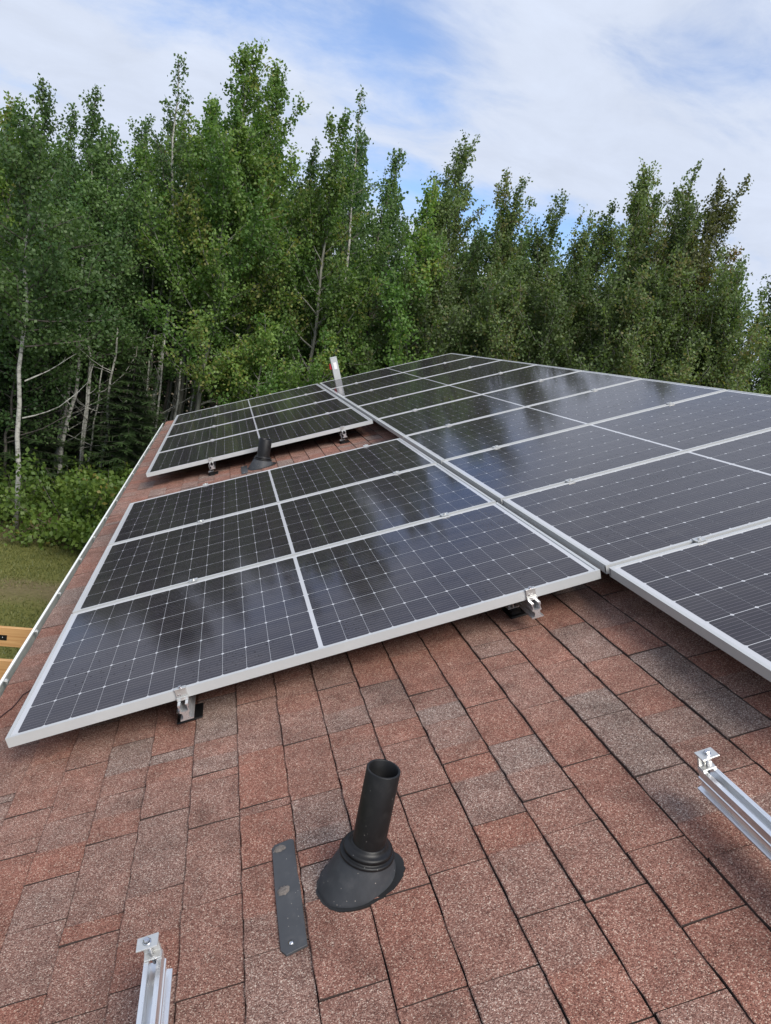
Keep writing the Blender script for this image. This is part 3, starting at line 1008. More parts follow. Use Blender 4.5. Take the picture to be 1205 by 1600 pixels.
GR1, GR2, GR3, GR4 = 'rails under the near block', 'rails under the far block', 'rails under the long upper block', 'bare rails in the foreground'
sA = [UA + k * STEP - 0.011 for k in (1, 2)]
sB = [UB + k * STEP - 0.011 for k in (1, 2, 3)]
sC = [UC + k * STEP - 0.011 for k in range(0, 8)]
rail(0.562, -0.03, 3.30, 'rail end with clamp under the near front frame, on the gutter side', GR1, sA + [UA + 3 * STEP - 0.012], [UA], feet=(0.10, 1.4, 2.7))
rail(1.818, -0.03, 3.30, 'rail end with clamp under the near front frame, close to the upper block', GR1, sA + [UA + 3 * STEP - 0.012], [UA], feet=(0.16, 1.4, 2.7))
rail(0.575, UB - 0.04, 8.62, 'rail end under the far front frame, gutter side of the far vent pipe', GR2, sB + [UB + 4 * STEP - 0.012], [UB], feet=(UB + 0.02, 5.6, 7.0, 8.3))
rail(1.805, UB - 0.04, 8.62, 'rail end under the far front frame, ridge side of the far vent pipe', GR2, sB + [UB + 4 * STEP - 0.012], [UB], feet=(UB + 0.02, 5.6, 7.0, 8.3))
rail(2.508, -1.06, 8.60, 'long aluminium rail under the upper block, lower one, clamps poking up in the seams', GR3, sC, feet=(-0.8, 0.5, 1.8, 3.1, 4.4))
rail(3.782, -1.06, 8.60, 'long aluminium rail under the upper block, higher one, clamps poking up in far seams', GR3, sC, feet=(-0.8, 0.5, 1.8, 3.1, 4.4))
rail(0.560, -3.3, -1.002, 'bare aluminium rail with end clamp on the shingles near the black metal strip', GR4, ends=((-1.004, -1),), feet=(-2.2,))
rail(1.797, -3.3, -1.000, 'bare aluminium rail with end clamp running off the right picture edge', GR4, ends=((-1.002, -1),), feet=(-2.2,))


# ------------------------------------------------------------------ vent pipes
def vent(v, u, label, dia=0.077, top=0.285, k_=1.0, rc=1.0):
    base = W(v, u, H + 0.004)
    t = empty('vent_pipe', base)
    tag(t, label, 'vent pipe', 'black vent pipes on the roof')
    rr = Matrix.Rotation(-PITCH, 3, 'Y')
    # flashing: skirt from an oval on the roof up to a level ring
    n = 44
    rings = []
    rnd = random.Random(5)
    for fr_, r0, lift in ((0.0, 1.12, -0.002), (0.02, 1.10, 0.003), (0.10, 1.04, 0.005), (0.35, 0.90, None), (0.7, 0.76, None), (1.0, 0.64, None)):
        ring = []
        for k in range(n):
            a = 2 * PI * k / n
            jit = 1 + (0.02 * math.sin(3 * a + 1) + 0.012 * math.sin(7 * a)) if fr_ < 0.2 else 1
            onroof = rr @ Vector((k_ * 0.100 * math.cos(a) * jit - 0.012, k_ * 0.086 * math.sin(a) * jit, 0.0))
            lvl = Vector((rc * 0.0605 * math.cos(a), rc * 0.0605 * math.sin(a), 0.066))
            if lift is not None:
                p = onroof * (1 - fr_ * 0.8) + lvl * fr_ * 0.8
                p = p + rr @ Vector((0, 0, lift))
            else:
                s = fr_ ** 0.85
                p = onroof * (1 - s) + lvl * s + rr @ Vector((0, 0, 0.006 * (1 - fr_)))
            ring.append(p)
        rings.append(ring)
    vs = [p for r_ in rings for p in r_]
    fs = [(i * n + k, i * n + (k + 1) % n, (i + 1) * n + (k + 1) % n, (i + 1) * n + k) for i in range(len(rings) - 1) for k in range(n)]
    mb = MB(); mb.add(vs, fs, True)
    mb.build('flashing', M_RUBBER, t)
    mb = MB()
    r = dia / 2
    mb.lathe([(a_ * rc, b_) for a_, b_ in ((0.0605, 0.0655), (0.0635, 0.068), (0.0640, 0.073), (0.0600, 0.0755), (0.0560, 0.0745), (0.0550, 0.0790), (0.0575, 0.0820), (0.0570, 0.0870), (0.0530, 0.0890), (0.0490, 0.0900))] + [ (r + 0.0035, 0.0945), (r + 0.0030, 0.0985), (r + 0.0002, 0.0995)], 44)
    mb.build('collar', M_BLACK, t)
    mb = MB()
    mb.lathe([(r, 0.03), (r, top - 0.0012), (r - 0.001, top), (r - 0.0045, top), (r - 0.0055, top - 0.0012), (r - 0.0055, 0.0)], 44)
    mb.lathe([(r - 0.0055, 0.001), (0.0001, 0.0012)], 44)
    mb.build('pipe', M_BLACK, t)
    # ragged black tar ring where the shingles were cut round the boot
    mb = MB()
    out, inn = [], []
    for k in range(60):
        a = 2 * PI * k / 60
        ro = 1 + 0.02 * math.sin(3 * a + 2) + 0.018 * rnd.uniform(-1, 1)
        sx = 0.118 if math.cos(a) > 0.2 else 0.104
        out.append(rr @ Vector((k_ * sx * math.cos(a) * ro - 0.010, k_ * 0.095 * math.sin(a) * ro, 0.0035)))
        inn.append(rr @ Vector((0.08 * math.cos(a) - 0.012, 0.07 * math.sin(a), 0.0045)))
    low = [p - rr @ Vector((0, 0, 0.006)) for p in out]
    mb.add(low + out + inn, [(k, (k + 1) % 60, 60 + (k + 1) % 60, 60 + k) for k in range(60)] + [(60 + k, 60 + (k + 1) % 60, 120 + (k + 1) % 60, 120 + k) for k in range(60)])
    mb.build('tar_seal', M_TAR, t)
    return t


vent(0.992, -0.868, 'black vent pipe with its open top and ribbed collar on the foreground shingles', k_=0.94)
vent(1.000, 4.115, 'black vent pipe in the shingle gap between the two panel blocks', 0.114, 0.25, 1.18, 1.25)


def strip(v, u, label, marks):
    """narrow dark metal plate lying along the course, its two right corners square, left ones rounded"""
    t = roof_thing('flashing_strip', v, u, H + 0.0075, label, 'metal strip')
    w, l = 0.029, 0.168
    poly = [(-w + 0.012, -l), (w, -l + 0.008), (w + 0.001, 0.02), (w - 0.001, 0.05), (w, l - 0.006), (w - 0.007, l), (-w + 0.010, l - 0.004), (-w + 0.002, l - 0.014), (-w, 0.0), (-w + 0.001, -l + 0.016)]
    mb = MB(); mb.prism(poly, -0.004, 0.0025, 'xy')
    mb.build('plate', M_SLATE, t, bevel=0.0008)
    rnd = random.Random(3)
    for x, y, sx, sy in marks:
        mb = MB()
        n = 18
        rad = [1 + rnd.uniform(-0.2, 0.2) for _ in range(n)]
        rings = []
        for f, z in ((1.0, 0.0024), (0.8, 0.0058), (0.4, 0.0072)):
            rings.append([(x + sx * f * rad[k] * math.cos(2 * PI * k / n), y + sy * f * rad[k] * math.sin(2 * PI * k / n), z + rnd.uniform(-0.0006, 0.0006)) for k in range(n)])
        mb.add([p for r_ in rings for p in r_], [(i * n + k, i * n + (k + 1) % n, (i + 1) * n + (k + 1) % n, (i + 1) * n + k) for i in range(2) for k in range(n)] + [tuple(2 * n + k for k in range(n))], True)
        mb.build('sealant_blob', M_SEAL, t)
    # a lifted nail head in a crescent of bare metal at the near end
    mb = MB()
    mb.lathe([(0.0058, 0.0026), (0.0058, 0.0042), (0.0, 0.0046)], 10, (-0.004, -l + 0.026, 0))
    mb.build('nail', M_STEEL, t)
    return t


strip(0.8205, -0.843, 'dark grey metal strip with sealant blobs lying on shingles beside the foreground vent pipe', ((-0.008, 0.145, 0.0155, 0.0115), (-0.008, 0.006, 0.0140, 0.0150)))
strip(0.845, 4.140, 'dark grey metal strip half hidden on the shingles beside the far vent pipe', ((-0.010, 0.146, 0.011, 0.009),))

# thin cable on the shingles near the gutter
mb = MB()
pts = [(-0.215, 0.40), (-0.206, 0.485), (-0.190, 0.52), (-0.174, 0.544), (-0.164, 0.59), (-0.158, 0.641), (-0.12, 0.68), (-0.04, 0.72), (0.08, 0.75), (0.3, 0.77)]
mb.tube([(v, u, 0.0) for v, u in pts], 0.0024, 6)
o = mb.build('cable', M_CABLE)
o.location = W(0, 0, H + 0.010); o.rotation_euler = ROOF_ROT
tag(o, 'thin dark red cable curving over the shingles at the gutter side of the panels', 'cable')


# ------------------------------------------------------------------ aluminium post beyond the far edge
def post():
    t = roof_thing('aluminium_post', 2.43, 8.66, H + 0.004, 'grey aluminium post with a red clip standing beyond the far edge of the panels', 'post')
    mb = MB()
    w, d = 0.050, 0.038
    mb.prism([(-w, -d), (w, -d), (w, d), (w - 0.012, d), (w - 0.012, -d + 0.012), (-w + 0.012, -d + 0.012), (-w + 0.012, d), (-w, d)], 0.0, 0.45, 'xy')
    mb.build('channel', M_FRAME, t, bevel=0.002)
    mb = MB(); mb.box(-w - 0.002, w + 0.002, -d - 0.002, d + 0.002, 0.451, 0.466)
    mb.build('end_cap', M_FRAME, t, bevel=0.004)
    mb = MB(); mb.box(-0.020, 0.026, -d - 0.0025, -d - 0.0005, 0.285, 0.385)
    mb.build('sticker', M_STICKER, t)
    mb = MB(); mb.box(-w - 0.030, -w - 0.001, -0.020, 0.020, 0.290, 0.375); mb.box(-w - 0.042, -w - 0.0305, -0.012, 0.012, 0.305, 0.325)
    mb.build('clip', M_RED, t, bevel=0.004)


post()


# ------------------------------------------------------------------ timber deck frame below the eave
def deck():
    t = empty('deck_frame', (-1.6, 3.4, ZG))
    tag(t, 'bare new lumber joists with a black bracket, seen past the gutter over the grass', 'deck frame')
    first = None
    for y in (4.25, 3.62, 2.99, 2.36, 1.73):
        mb = MB(); mb.box(-1.2, 1.75, -0.019, 0.019, -0.184, 0.0)
        if first is None:
            first = mb.build('joist', M_WOOD, t, bevel=0.003); j = first
        else:
            j = obj_from('joist', first.data, t)
        j.location = (0, y - 3.4, -1.555 - ZG)
    mb = MB(); mb.box(-1.240, -1.202, -1.75, 0.9, 1.10, 1.286); mb.build('rim_beam', M_WOOD, t, bevel=0.003)
    for y in (-1.6, 0.78):
        mb = MB(); mb.box(-1.33, -1.242, y - 0.045, y + 0.045, 0.0, 1.28); mb.build('post', M_WOOD, t, bevel=0.004)
    mb = MB()
    mb.box(0.42, 0.585, 0.828, 0.8305, 1.165, 1.215)
    mb.box(0.42, 0.424, 0.79, 0.8275, 1.165, 1.215)
    b = mb.build('bracket', M_BLACK, t)
    mb = MB()
    for x in (0.45, 0.50, 0.55): mb.lathe([(0.006, 0), (0.006, 0.002), (0, 0.003)], 8, (x, 0.8278, 1.19), Matrix.Rotation(R(90), 3, 'X'))
    mb.build('screw', M_STEEL, b)


deck()

# ------------------------------------------------------------------ trees
LEAF_A = mat_leaf('aspen_leaf', (0.085, 0.152, 0.032), (0.170, 0.245, 0.055), (0.22, 0.22, 0.06), trans=0.47, c3_share=0.03)
LEAF_P = mat_leaf('poplar_leaf', (0.085, 0.168, 0.040), (0.185, 0.275, 0.070), (0.24, 0.25, 0.07), trans=0.47, c3_share=0.03)
LEAF_D = mat_leaf('maple_leaf', (0.058, 0.116, 0.038), (0.128, 0.204, 0.070), trans=0.46)
LEAF_U = mat_leaf('willow_leaf', (0.080, 0.128, 0.044), (0.170, 0.230, 0.084), (0.19, 0.18, 0.07), trans=0.45)
LEAF_B = mat_leaf('browning_leaf', (0.095, 0.112, 0.042), (0.165, 0.175, 0.062), (0.20, 0.13, 0.05), trans=0.45, c3_share=0.3)
LEAF_F = mat_leaf('fir_needle', (0.020, 0.040, 0.016), (0.050, 0.085, 0.028), trans=0.15)
LEAF_S = mat_leaf('shrub_leaf', (0.080, 0.145, 0.026), (0.170, 0.245, 0.050), (0.24, 0.21, 0.05), trans=0.4)
LEAF_G = mat_leaf('grass_blade', (0.070, 0.088, 0.023), (0.160, 0.165, 0.052), (0.22, 0.19, 0.085), trans=0.25, c3_share=0.5)
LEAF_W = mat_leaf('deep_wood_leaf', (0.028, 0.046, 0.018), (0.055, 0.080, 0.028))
BARK_BIRCH = mat_bark('birch_bark', (0.38, 0.375, 0.335), (0.09, 0.085, 0.075), band=1)
BARK_POP = mat_bark('poplar_bark', (0.27, 0.27, 0.225), (0.12, 0.115, 0.095))
BARK_DARK = mat_bark('dark_bark', (0.13, 0.115, 0.095), (0.05, 0.045, 0.038))


def leaf_quads(rng, P, size, var, droop=0.35, aspect=0.8):
    """pointed leaf faces at points P (n,3)"""
    n = len(P)
    d = rng.normal(size=(n, 3)); d[:, 2] -= droop
    d /= np.linalg.norm(d, axis=1)[:, None]
    s = np.cross(d, rng.normal(size=(n, 3)))
    s /= np.linalg.norm(s, axis=1)[:, None] + 1e-9
    L_ = (size * rng.uniform(0.7, 1.25, n))[:, None]
    w = L_ * aspect * 0.5
    a = P; b = P + d * L_ * 0.42 + s * w; c = P + d * L_; e = P + d * L_ * 0.42 - s * w
    V = np.stack([a, b, c, e], 1).reshape(-1, 3)
    F = np.arange(4 * n).reshape(n, 4)
    return V, F, var


def curve_pts(rng, p0, d0, length, n, bend_up, wob):
    pts = [p0]
    d = d0 / np.linalg.norm(d0)
    for i in range(n):
        d = d + np.array([0, 0, bend_up / n]) + rng.normal(size=3) * wob
        d /= np.linalg.norm(d)
        pts.append(pts[-1] + d * length / n)
    return np.array(pts)


def gen_tree(seed, Ht, cb, wmax, nb, style, leaf, rho, spread, lean=(0, 0), rad=None, size_var=True):
    """returns (MB of wood, leaf verts, faces, per-leaf tone)"""
    rng = np.random.default_rng(seed)
    wood, limbs = MB(), MB()
    nT = 12
    ts = np.linspace(0, 1, nT + 1)
    wob = np.cumsum(rng.normal(size=(nT + 1, 2)) * 0.045, axis=0)
    wob -= wob[0]
    trunk = np.stack([lean[0] * ts * Ht + wob[:, 0], lean[1] * ts * Ht + wob[:, 1], ts * Ht], 1)
    r0 = rad or 0.0064 * Ht
    rads = r0 * (1 - ts) ** 0.85 + 0.006
    wood.tube(trunk, list(rads), 7)

    def tp(t):
        return np.array([np.interp(t, ts, trunk[:, k]) for k in range(3)])
    P, T = [], []

    def leaves_on(pts, f0, dens, sig, tone):
        seg = np.linalg.norm(np.diff(pts, axis=0), axis=1)
        n = max(1, int(seg.sum() * (1 - f0) * dens))
        q = rng.uniform(f0, 1, n) * (len(pts) - 1)
        i = np.minimum(q.astype(int), len(pts) - 2); fr = (q - i)[:, None]
        X = pts[i] * (1 - fr) + pts[i + 1] * fr
        X = X + rng.normal(size=X.shape) * sig
        P.append(X); T.append(np.clip(tone + rng.normal(size=n) * 0.2, 0, 1))

    for b in range(nb):
        f = (b + rng.uniform(0.1, 0.9)) / nb
        t = cb + (0.985 - cb) * f ** 0.92
        az = b * 2.39996 + rng.normal() * 0.35
        if style == 'poplar':
            prof = (0.62 + 0.38 * math.sin(PI * min(1, f * 1.5))) * (1 - f) ** 0.62 + 0.16
            el = 0.30 + 0.85 * f + rng.normal() * 0.12; up = 0.75
        elif style == 'round':
            prof = (0.55 + 0.45 * math.sin(PI * min(1, f * 1.3))) * (1 - f) ** 0.5 + 0.12
            el = 0.10 + 0.9 * f + rng.normal() * 0.18; up = 0.4
        elif style == 'spindle':
            prof = (0.5 + 0.5 * math.sin(PI * min(1, f * 1.2))) * (1 - f) ** 0.8 + 0.14
            el = 0.25 + 0.75 * f + rng.normal() * 0.2; up = 0.5
        else:   # upright
            prof = (0.75 + 0.25 * math.sin(PI * f)) * (1 - f) ** 0.45 + 0.32
            el = 0.60 + 0.75 * f + rng.normal() * 0.15; up = 0.9
        ln = wmax * prof * rng.uniform(0.5, 1.35)
        d = np.array([math.cos(az) * math.cos(el), math.sin(az) * math.cos(el), math.sin(el)])
        pts = curve_pts(rng, tp(t), d, ln, 5, up, 0.10)
        r = min(rads[int(t * nT)] * 0.55, 0.010 + 0.010 * ln)
        limbs.tube(pts, list(np.linspace(r, 0.003, 6)), 4, cap=False)
        tone = np.clip(0.5 + rng.normal() * 0.27, 0.05, 0.95)
        sp_ = spread * (1 - 0.42 * f)
        leaves_on(pts, 0.3, rho * 0.9, sp_, tone)
        m = int(ln / 0.17) + 2
        for k in range(m):
            ff = rng.uniform(0.12, 1.0)
            i = min(int(ff * 5), 4)
            p = pts[i] + (pts[i + 1] - pts[i]) * (ff * 5 - i)
            dd = (pts[i + 1] - pts[i]); dd /= np.linalg.norm(dd)
            dd = dd + rng.normal(size=3) * 0.75 + np.array([0, 0, 0.15])
            tl = ln * rng.uniform(0.16, 0.42) * (1.15 - 0.5 * ff)
            tw = curve_pts(rng, p, dd, tl, 3, 0.35, 0.15)
            if tl > 0.25: limbs.tube(tw, [0.006, 0.005, 0.004, 0.002], 3, cap=False)
            leaves_on(tw, 0.1, rho, sp_, np.clip(tone + rng.normal() * 0.12, 0, 1))
    # leader tip
    tip = np.array([tp(t) for t in np.linspace(0.86, 1.0, 5)])
    leaves_on(tip, 0, rho * 1.1, spread * 0.8, 0.55)
    P = np.concatenate(P); T = np.concatenate(T)
    keep = P[:, 2] > 0.1
    P, T = P[keep], T[keep]
    V, F, _ = leaf_quads(rng, P, leaf, None)
    return (wood, limbs), V, F, T, r0


def make_tree(name, x, y, seed, Ht, cb, wmax, nb, style, leaf, rho, spread, lm, bm, label, group, lean=(0, 0), rot=0.0, dead=0):
    (wood, limbs), V, F, T, r0 = gen_tree(seed, Ht, cb, wmax, nb, style, leaf, rho, spread, lean)
    rng = np.random.default_rng(seed + 999)
    for k in range(dead):       # bare lower limbs
        t = rng.uniform(0.18, max(0.24, cb + 0.05)); az = rng.uniform(0, 2 * PI)
        p = np.array([lean[0] * t * Ht, lean[1] * t * Ht, t * Ht])
        pts = curve_pts(rng, p, np.array([math.cos(az), math.sin(az), 0.35]), rng.uniform(0.7, 1.9), 5, 0.6, 0.12)
        wood.tube(pts, list(np.linspace(0.016, 0.003, 6)), 4, cap=False)
        tw = curve_pts(rng, pts[3], np.array([math.cos(az + 0.8), math.sin(az + 0.8), 0.5]), rng.uniform(0.3, 0.8), 3, 0.3, 0.12)
        wood.tube(tw, [0.007, 0.005, 0.004, 0.002], 3, cap=False)
    t = empty(name, (x, y, ZG - 0.03), (0, 0, rot))
    tag(t, label, 'tree', group)
    wood.build('trunk', bm, t)
    limbs.build('branches', BARK_DARK if bm is BARK_BIRCH else bm, t)
    mesh_np('crown', V, F, lm, t, attr={'leaf': ('FACE', T)})
    return t


GF = 'trees in the front row of the forest'
KIND = {
    'a': ('aspen_tree', 'poplar', 0.34, 1.6, 42, 0.068, 112, 0.085, LEAF_A, BARK_POP),
    'd': ('maple_tree', 'poplar', 0.30, 1.55, 46, 0.064, 108, 0.080, LEAF_D, BARK_DARK),
    's': ('birch_tree', 'spindle', 0.38, 1.15, 40, 0.062, 74, 0.075, LEAF_D, BARK_BIRCH),
    'p': ('poplar_tree', 'poplar', 0.24, 1.85, 46, 0.068, 112, 0.080, LEAF_P, BARK_POP),
    'u': ('willow_tree', 'upright', 0.20, 1.65, 40, 0.060, 104, 0.070, LEAF_U, BARK_POP),
    'b': ('cherry_tree', 'upright', 0.20, 1.75, 40, 0.060, 100, 0.072, LEAF_B, BARK_POP),
}
FRONT = [
    (-4.06, 14.15, 7.94, 'a', 'broad yellow green aspen at the left end of the tree line'),
    (-3.67, 15.29, 8.22, 'd', 'dark leafy tree just right of the yellow green aspen at the left end'),
    (-3.32, 16.39, 8.18, 'd', 'dark tree set back between the left aspen and the white trunked birch'),
    (-2.46, 15.03, 8.28, 'd', 'dark leafy tree rising behind the leaning white birch trunk'),
    (-2.17, 16.59, 8.31, 'd', 'dark tree in the dip of the skyline before the first thin spire'),
    (-1.06, 14.71, 9.35, 's', 'thin airy birch spire standing left of the tallest poplar'),
    (-0.40, 15.76, 8.83, 'p', 'green poplar tucked between the thin birch spire and the tallest poplar'),
    (0.40, 13.78, 9.55, 'p', 'tallest bright green poplar in the tree line, above the small far panel block'),
    (0.94, 14.37, 9.44, 'p', 'bright green poplar close against the right side of the tallest one'),
    (1.95, 15.72, 8.49, 'd', 'dark tree filling the low gap right of the tallest poplars'),
    (2.27, 14.19, 8.76, 'p', 'green poplar with a leaning pale trunk above the grey post'),
    (3.12, 15.08, 9.87, 's', 'thin pointed birch spire in the middle of the tree line'),
    (4.12, 15.41, 8.89, 'd', 'dark tree right of the middle birch spire'),
    (4.28, 13.33, 7.66, 'p', 'lower green poplar in front of the dark trees mid line'),
    (5.45, 15.09, 9.41, 'u', 'grey green tree with a pointed top right of the middle of the line'),
    (5.06, 14.47, 8.41, 'u', 'grey green tree leaning against the pointed one, shorter, on its left'),
    (6.51, 14.75, 7.95, 'u', 'low grey green tree in the dip before the right hand group'),
    (6.77, 14.12, 8.56, 'u', 'grey green tree with upright shoots over the farthest panels'),
    (7.79, 14.68, 8.58, 'u', 'grey green tree behind the lowest part of the right hand skyline'),
    (7.81, 13.13, 7.76, 'u', 'short dense tree at the lowest part of the right hand skyline'),
    (8.57, 13.43, 8.10, 'u', 'short grey green tree just left of the tall right hand group'),
    (8.90, 13.25, 9.12, 'u', 'leftmost tall tree of the right hand group, many upright shoots'),
    (9.68, 13.73, 9.34, 'u', 'second tall tree of the right hand group, set back'),
    (9.91, 13.13, 9.41, 'u', 'tallest tree of the right hand group, feathery upright top'),
    (9.98, 12.14, 8.60, 'u', 'nearer tree in the right hand group, beneath the tallest one'),
    (10.65, 12.41, 9.10, 'b', 'browning tree with limbs reaching right against the sky'),
    (11.07, 11.10, 7.08, 'u', 'small tree at the right picture edge below the open sky'),
    (10.8, 11.75, 7.5, 'u', 'dense dark tree filling the right end of the tree line'),
    (11.9, 13.2, 6.4, 'u', 'low dense tree behind the small one at the right picture edge'),
]
for i, (x, y, h, k, lab) in enumerate(FRONT):
    nm, sty, cb, wm, nb, lf, rho, spr, lm, bk = KIND[k]
    if i in (7, 8): wm, nb = 2.35, 58
    if k in 'ub': h -= 0.55
    if k == 'a': h -= 0.4
    if k == 'd': h += 0.05
    if i in (5, 6): cb = 0.47
    if i == 26: wm, nb = 1.0, 34
    ln = (0.035, 0) if k in 'ub' else (0.01 * ((i * 7) % 5 - 2), 0)
    make_tree(nm, x - ln[0] * h, y, 100 + i, h, cb, wm, nb, sty, lf, rho, spr, lm, bk, lab, GF, ln, dead=3 if k in 'ads' else 1)

# white trunked birches at the lawn edge
make_tree('birch_tree', -2.67, 11.29, 300, 6.9, 0.46, 1.5, 44, 'round', 0.066, 105, 0.10, LEAF_D, BARK_BIRCH, 'straight white birch trunk standing alone at the edge of the lawn', GF, (-0.012, 0), dead=2)
make_tree('birch_tree', -2.04, 14.05, 301, 7.4, 0.42, 1.5, 42, 'round', 0.066, 98, 0.10, LEAF_D, BARK_BIRCH, 'leaning white birch trunk with bare side limbs behind the round shrub', GF, (0.010, 0), dead=5)
make_tree('birch_tree', -2.35, 13.6, 302, 7.0, 0.42, 1.4, 40, 'round', 0.066, 98, 0.10, LEAF_D, BARK_BIRCH, 'thinner pale birch trunk just left of the leaning white one', GF, (0.004, 0), dead=4)

# lower trees closing the foot of the right hand tree line
for i, (x, y, h, lab) in enumerate([(4.9, 12.9, 5.6, 'low leafy tree behind the far end of the upper panel block'), (6.1, 13.0, 5.9, 'second low leafy tree along the far edge of the upper panel block'),
                                    (7.1, 12.2, 5.8, 'third low leafy tree along the far edge of the upper panel block'), (8.2, 11.9, 6.1, 'low leafy tree under the dip of the right hand skyline'),
                                    (9.1, 11.3, 6.2, 'low leafy tree beneath the leftmost tall tree of the right group'), (10.0, 10.7, 6.3, 'low leafy tree beneath the browning tree'),
                                    (11.9, 11.4, 6.9, 'leafy tree touching the right picture edge'), (13.0, 11.8, 7.2, 'leafy tree mostly beyond the right picture edge')]):
    make_tree('willow_tree', x, y, 370 + i, h, 0.15, 1.9, 38, 'upright', 0.060, 110, 0.085, LEAF_U, BARK_POP, lab, 'low trees at the foot of the right hand tree line', (0.02, 0), dead=0)

# leafy young maples filling the shade under the left crowns
for i, (x, y, h, lab) in enumerate([(-3.7, 13.3, 5.2, 'young maple at the left picture edge under the yellow green aspen'), (-3.0, 14.2, 5.6, 'young maple between the two white birch trunks'),
                                    (-1.75, 14.6, 5.4, 'young maple just right of the leaning white birch trunk'), (-3.3, 12.6, 4.4, 'young maple beside the straight white birch, at its left'),
                                    (1.35, 13.3, 4.6, 'bright leafy young tree over the far panel block, left of the grey post'), (2.5, 13.0, 4.4, 'bright leafy young tree right behind the grey post')]):
    make_tree('maple_tree' if i < 4 else 'poplar_tree', x, y, 350 + i, h, 0.34 if i < 4 else 0.2, 1.35, 36, 'round', 0.066, 110, 0.10, LEAF_D if i < 4 else LEAF_P, BARK_DARK if i < 4 else BARK_POP, lab, 'young trees under the front row', dead=2)

# back rows: a few sorts copied about
BACK = [(-6.49, 18.57, 7.33), (-5.5, 17.32, 7.98), (-5.42, 18.63, 7.72), (-4.33, 17.9, 7.91), (-4.03, 19.27, 8.05), (-3.28, 19.27, 8.22), (-2.69, 18.8, 8.31), (-1.79, 17.48, 7.77), (-1.44, 18.44, 9.32), (-0.66, 17.8, 8.29), (0.02, 19.62, 9.52), (0.48, 19.6, 10.0), (1.48, 18.45, 9.2), (2.47, 19.12, 8.58), (2.87, 18.05, 9.0), (3.59, 19.47, 9.9), (4.63, 18.73, 8.6), (5.64, 17.98, 8.25), (6.05, 17.46, 7.82), (7.14, 17.26, 7.94), (8.33, 18.08, 7.87), (8.54, 17.74, 8.3), (9.39, 17.57, 8.3), (9.38, 15.37, 7.04), (10.18, 15.39, 7.88), (10.94, 16.29, 8.7), (10.96, 14.5, 8.6), (12.13, 14.97, 8.2), (-7.0, 19.58, 7.2), (-6.32, 20.48, 8.08), (-5.37, 20.76, 8.25), (-4.69, 22.07, 7.87), (-3.6, 20.27, 7.66), (-2.72, 21.95, 7.7), (-1.82, 22.02, 9.2), (-0.69, 20.98, 8.87), (0.54, 22.31, 10.0), (1.54, 20.28, 9.0), (2.92, 22.41, 8.69), (3.93, 22.16, 9.5), (5.13, 21.32, 9.3), (6.55, 20.71, 7.5), (8.03, 21.54, 8.59), (8.93, 20.35, 6.91), (9.83, 20.41, 7.96), (10.73, 18.5, 7.89), (11.87, 18.74, 7.3)]
GB_ = 'trees standing deep in the forest behind the front row'
back_src = []
for i in range(5):
    t = make_tree('forest_tree', 0, 0, 400 + i, 8.5, 0.42, 1.6, 34, 'round' if i % 2 else 'poplar', 0.11, 44, 0.13, LEAF_D if i != 3 else LEAF_U, BARK_DARK if i % 2 else BARK_POP,
                  'shaded tree deep in the forest behind the front row', GB_, dead=4)
    back_src.append(t)
for i, (x, y, h) in enumerate(BACK):
    t = back_src[i] if i < 5 else copy_tree(back_src[i % 5])
    s = h / 8.5
    t.location = (x, y, ZG - 0.03); t.scale = (1.0, 1.0, s); t.rotation_euler = (0, 0, i * 1.7)


# bare thin trunks in the dark of the forest interior
def bare(x, y, h, seed, lean, mat):
    rng = np.random.default_rng(seed)
    t = empty('forest_tree', (x, y, ZG - 0.03))
    tag(t, 'thin bare trunk in the dark forest interior at left', 'tree', 'thin bare trunks in the forest interior')
    mb = MB()
    pts = [np.array([lean * h * f + rng.normal() * 0.03, rng.normal() * 0.03, h * f]) for f in np.linspace(0, 1, 8)]
    r = rng.uniform(0.022, 0.045)
    mb.tube(pts, list(np.linspace(r, r * 0.45, 8)), 6)
    for k in range(4):
        f = rng.uniform(0.3, 0.9); az = rng.uniform(0, 6.28)
        p = np.array([lean * h * f, 0, h * f])
        c = curve_pts(rng, p, np.array([math.cos(az), math.sin(az), 0.3]), rng.uniform(0.4, 1.3), 4, 0.4, 0.15)
        mb.tube(c, [0.010, 0.008, 0.006, 0.004, 0.002], 4, cap=False)
    mb.build('trunk', mat, t)


rb = random.Random(8)
for i in range(34):
    x = -4.6 + 6.6 * (i + rb.random()) / 34
    bare(x, 14.6 + rb.random() * 4.0 + 0.25 * (x + 4), 5.0 + rb.random() * 1.5, 700 + i, rb.uniform(-0.03, 0.06), BARK_POP if rb.random() < 0.6 else BARK_DARK)


for i in range(13):
    bare(-3.7 + 0.29 * i + rb.uniform(-0.1, 0.1), 13.4 + rb.random() * 1.4, 2.9 + rb.random() * 1.1, 760 + i, rb.uniform(-0.01, 0.07), BARK_BIRCH)


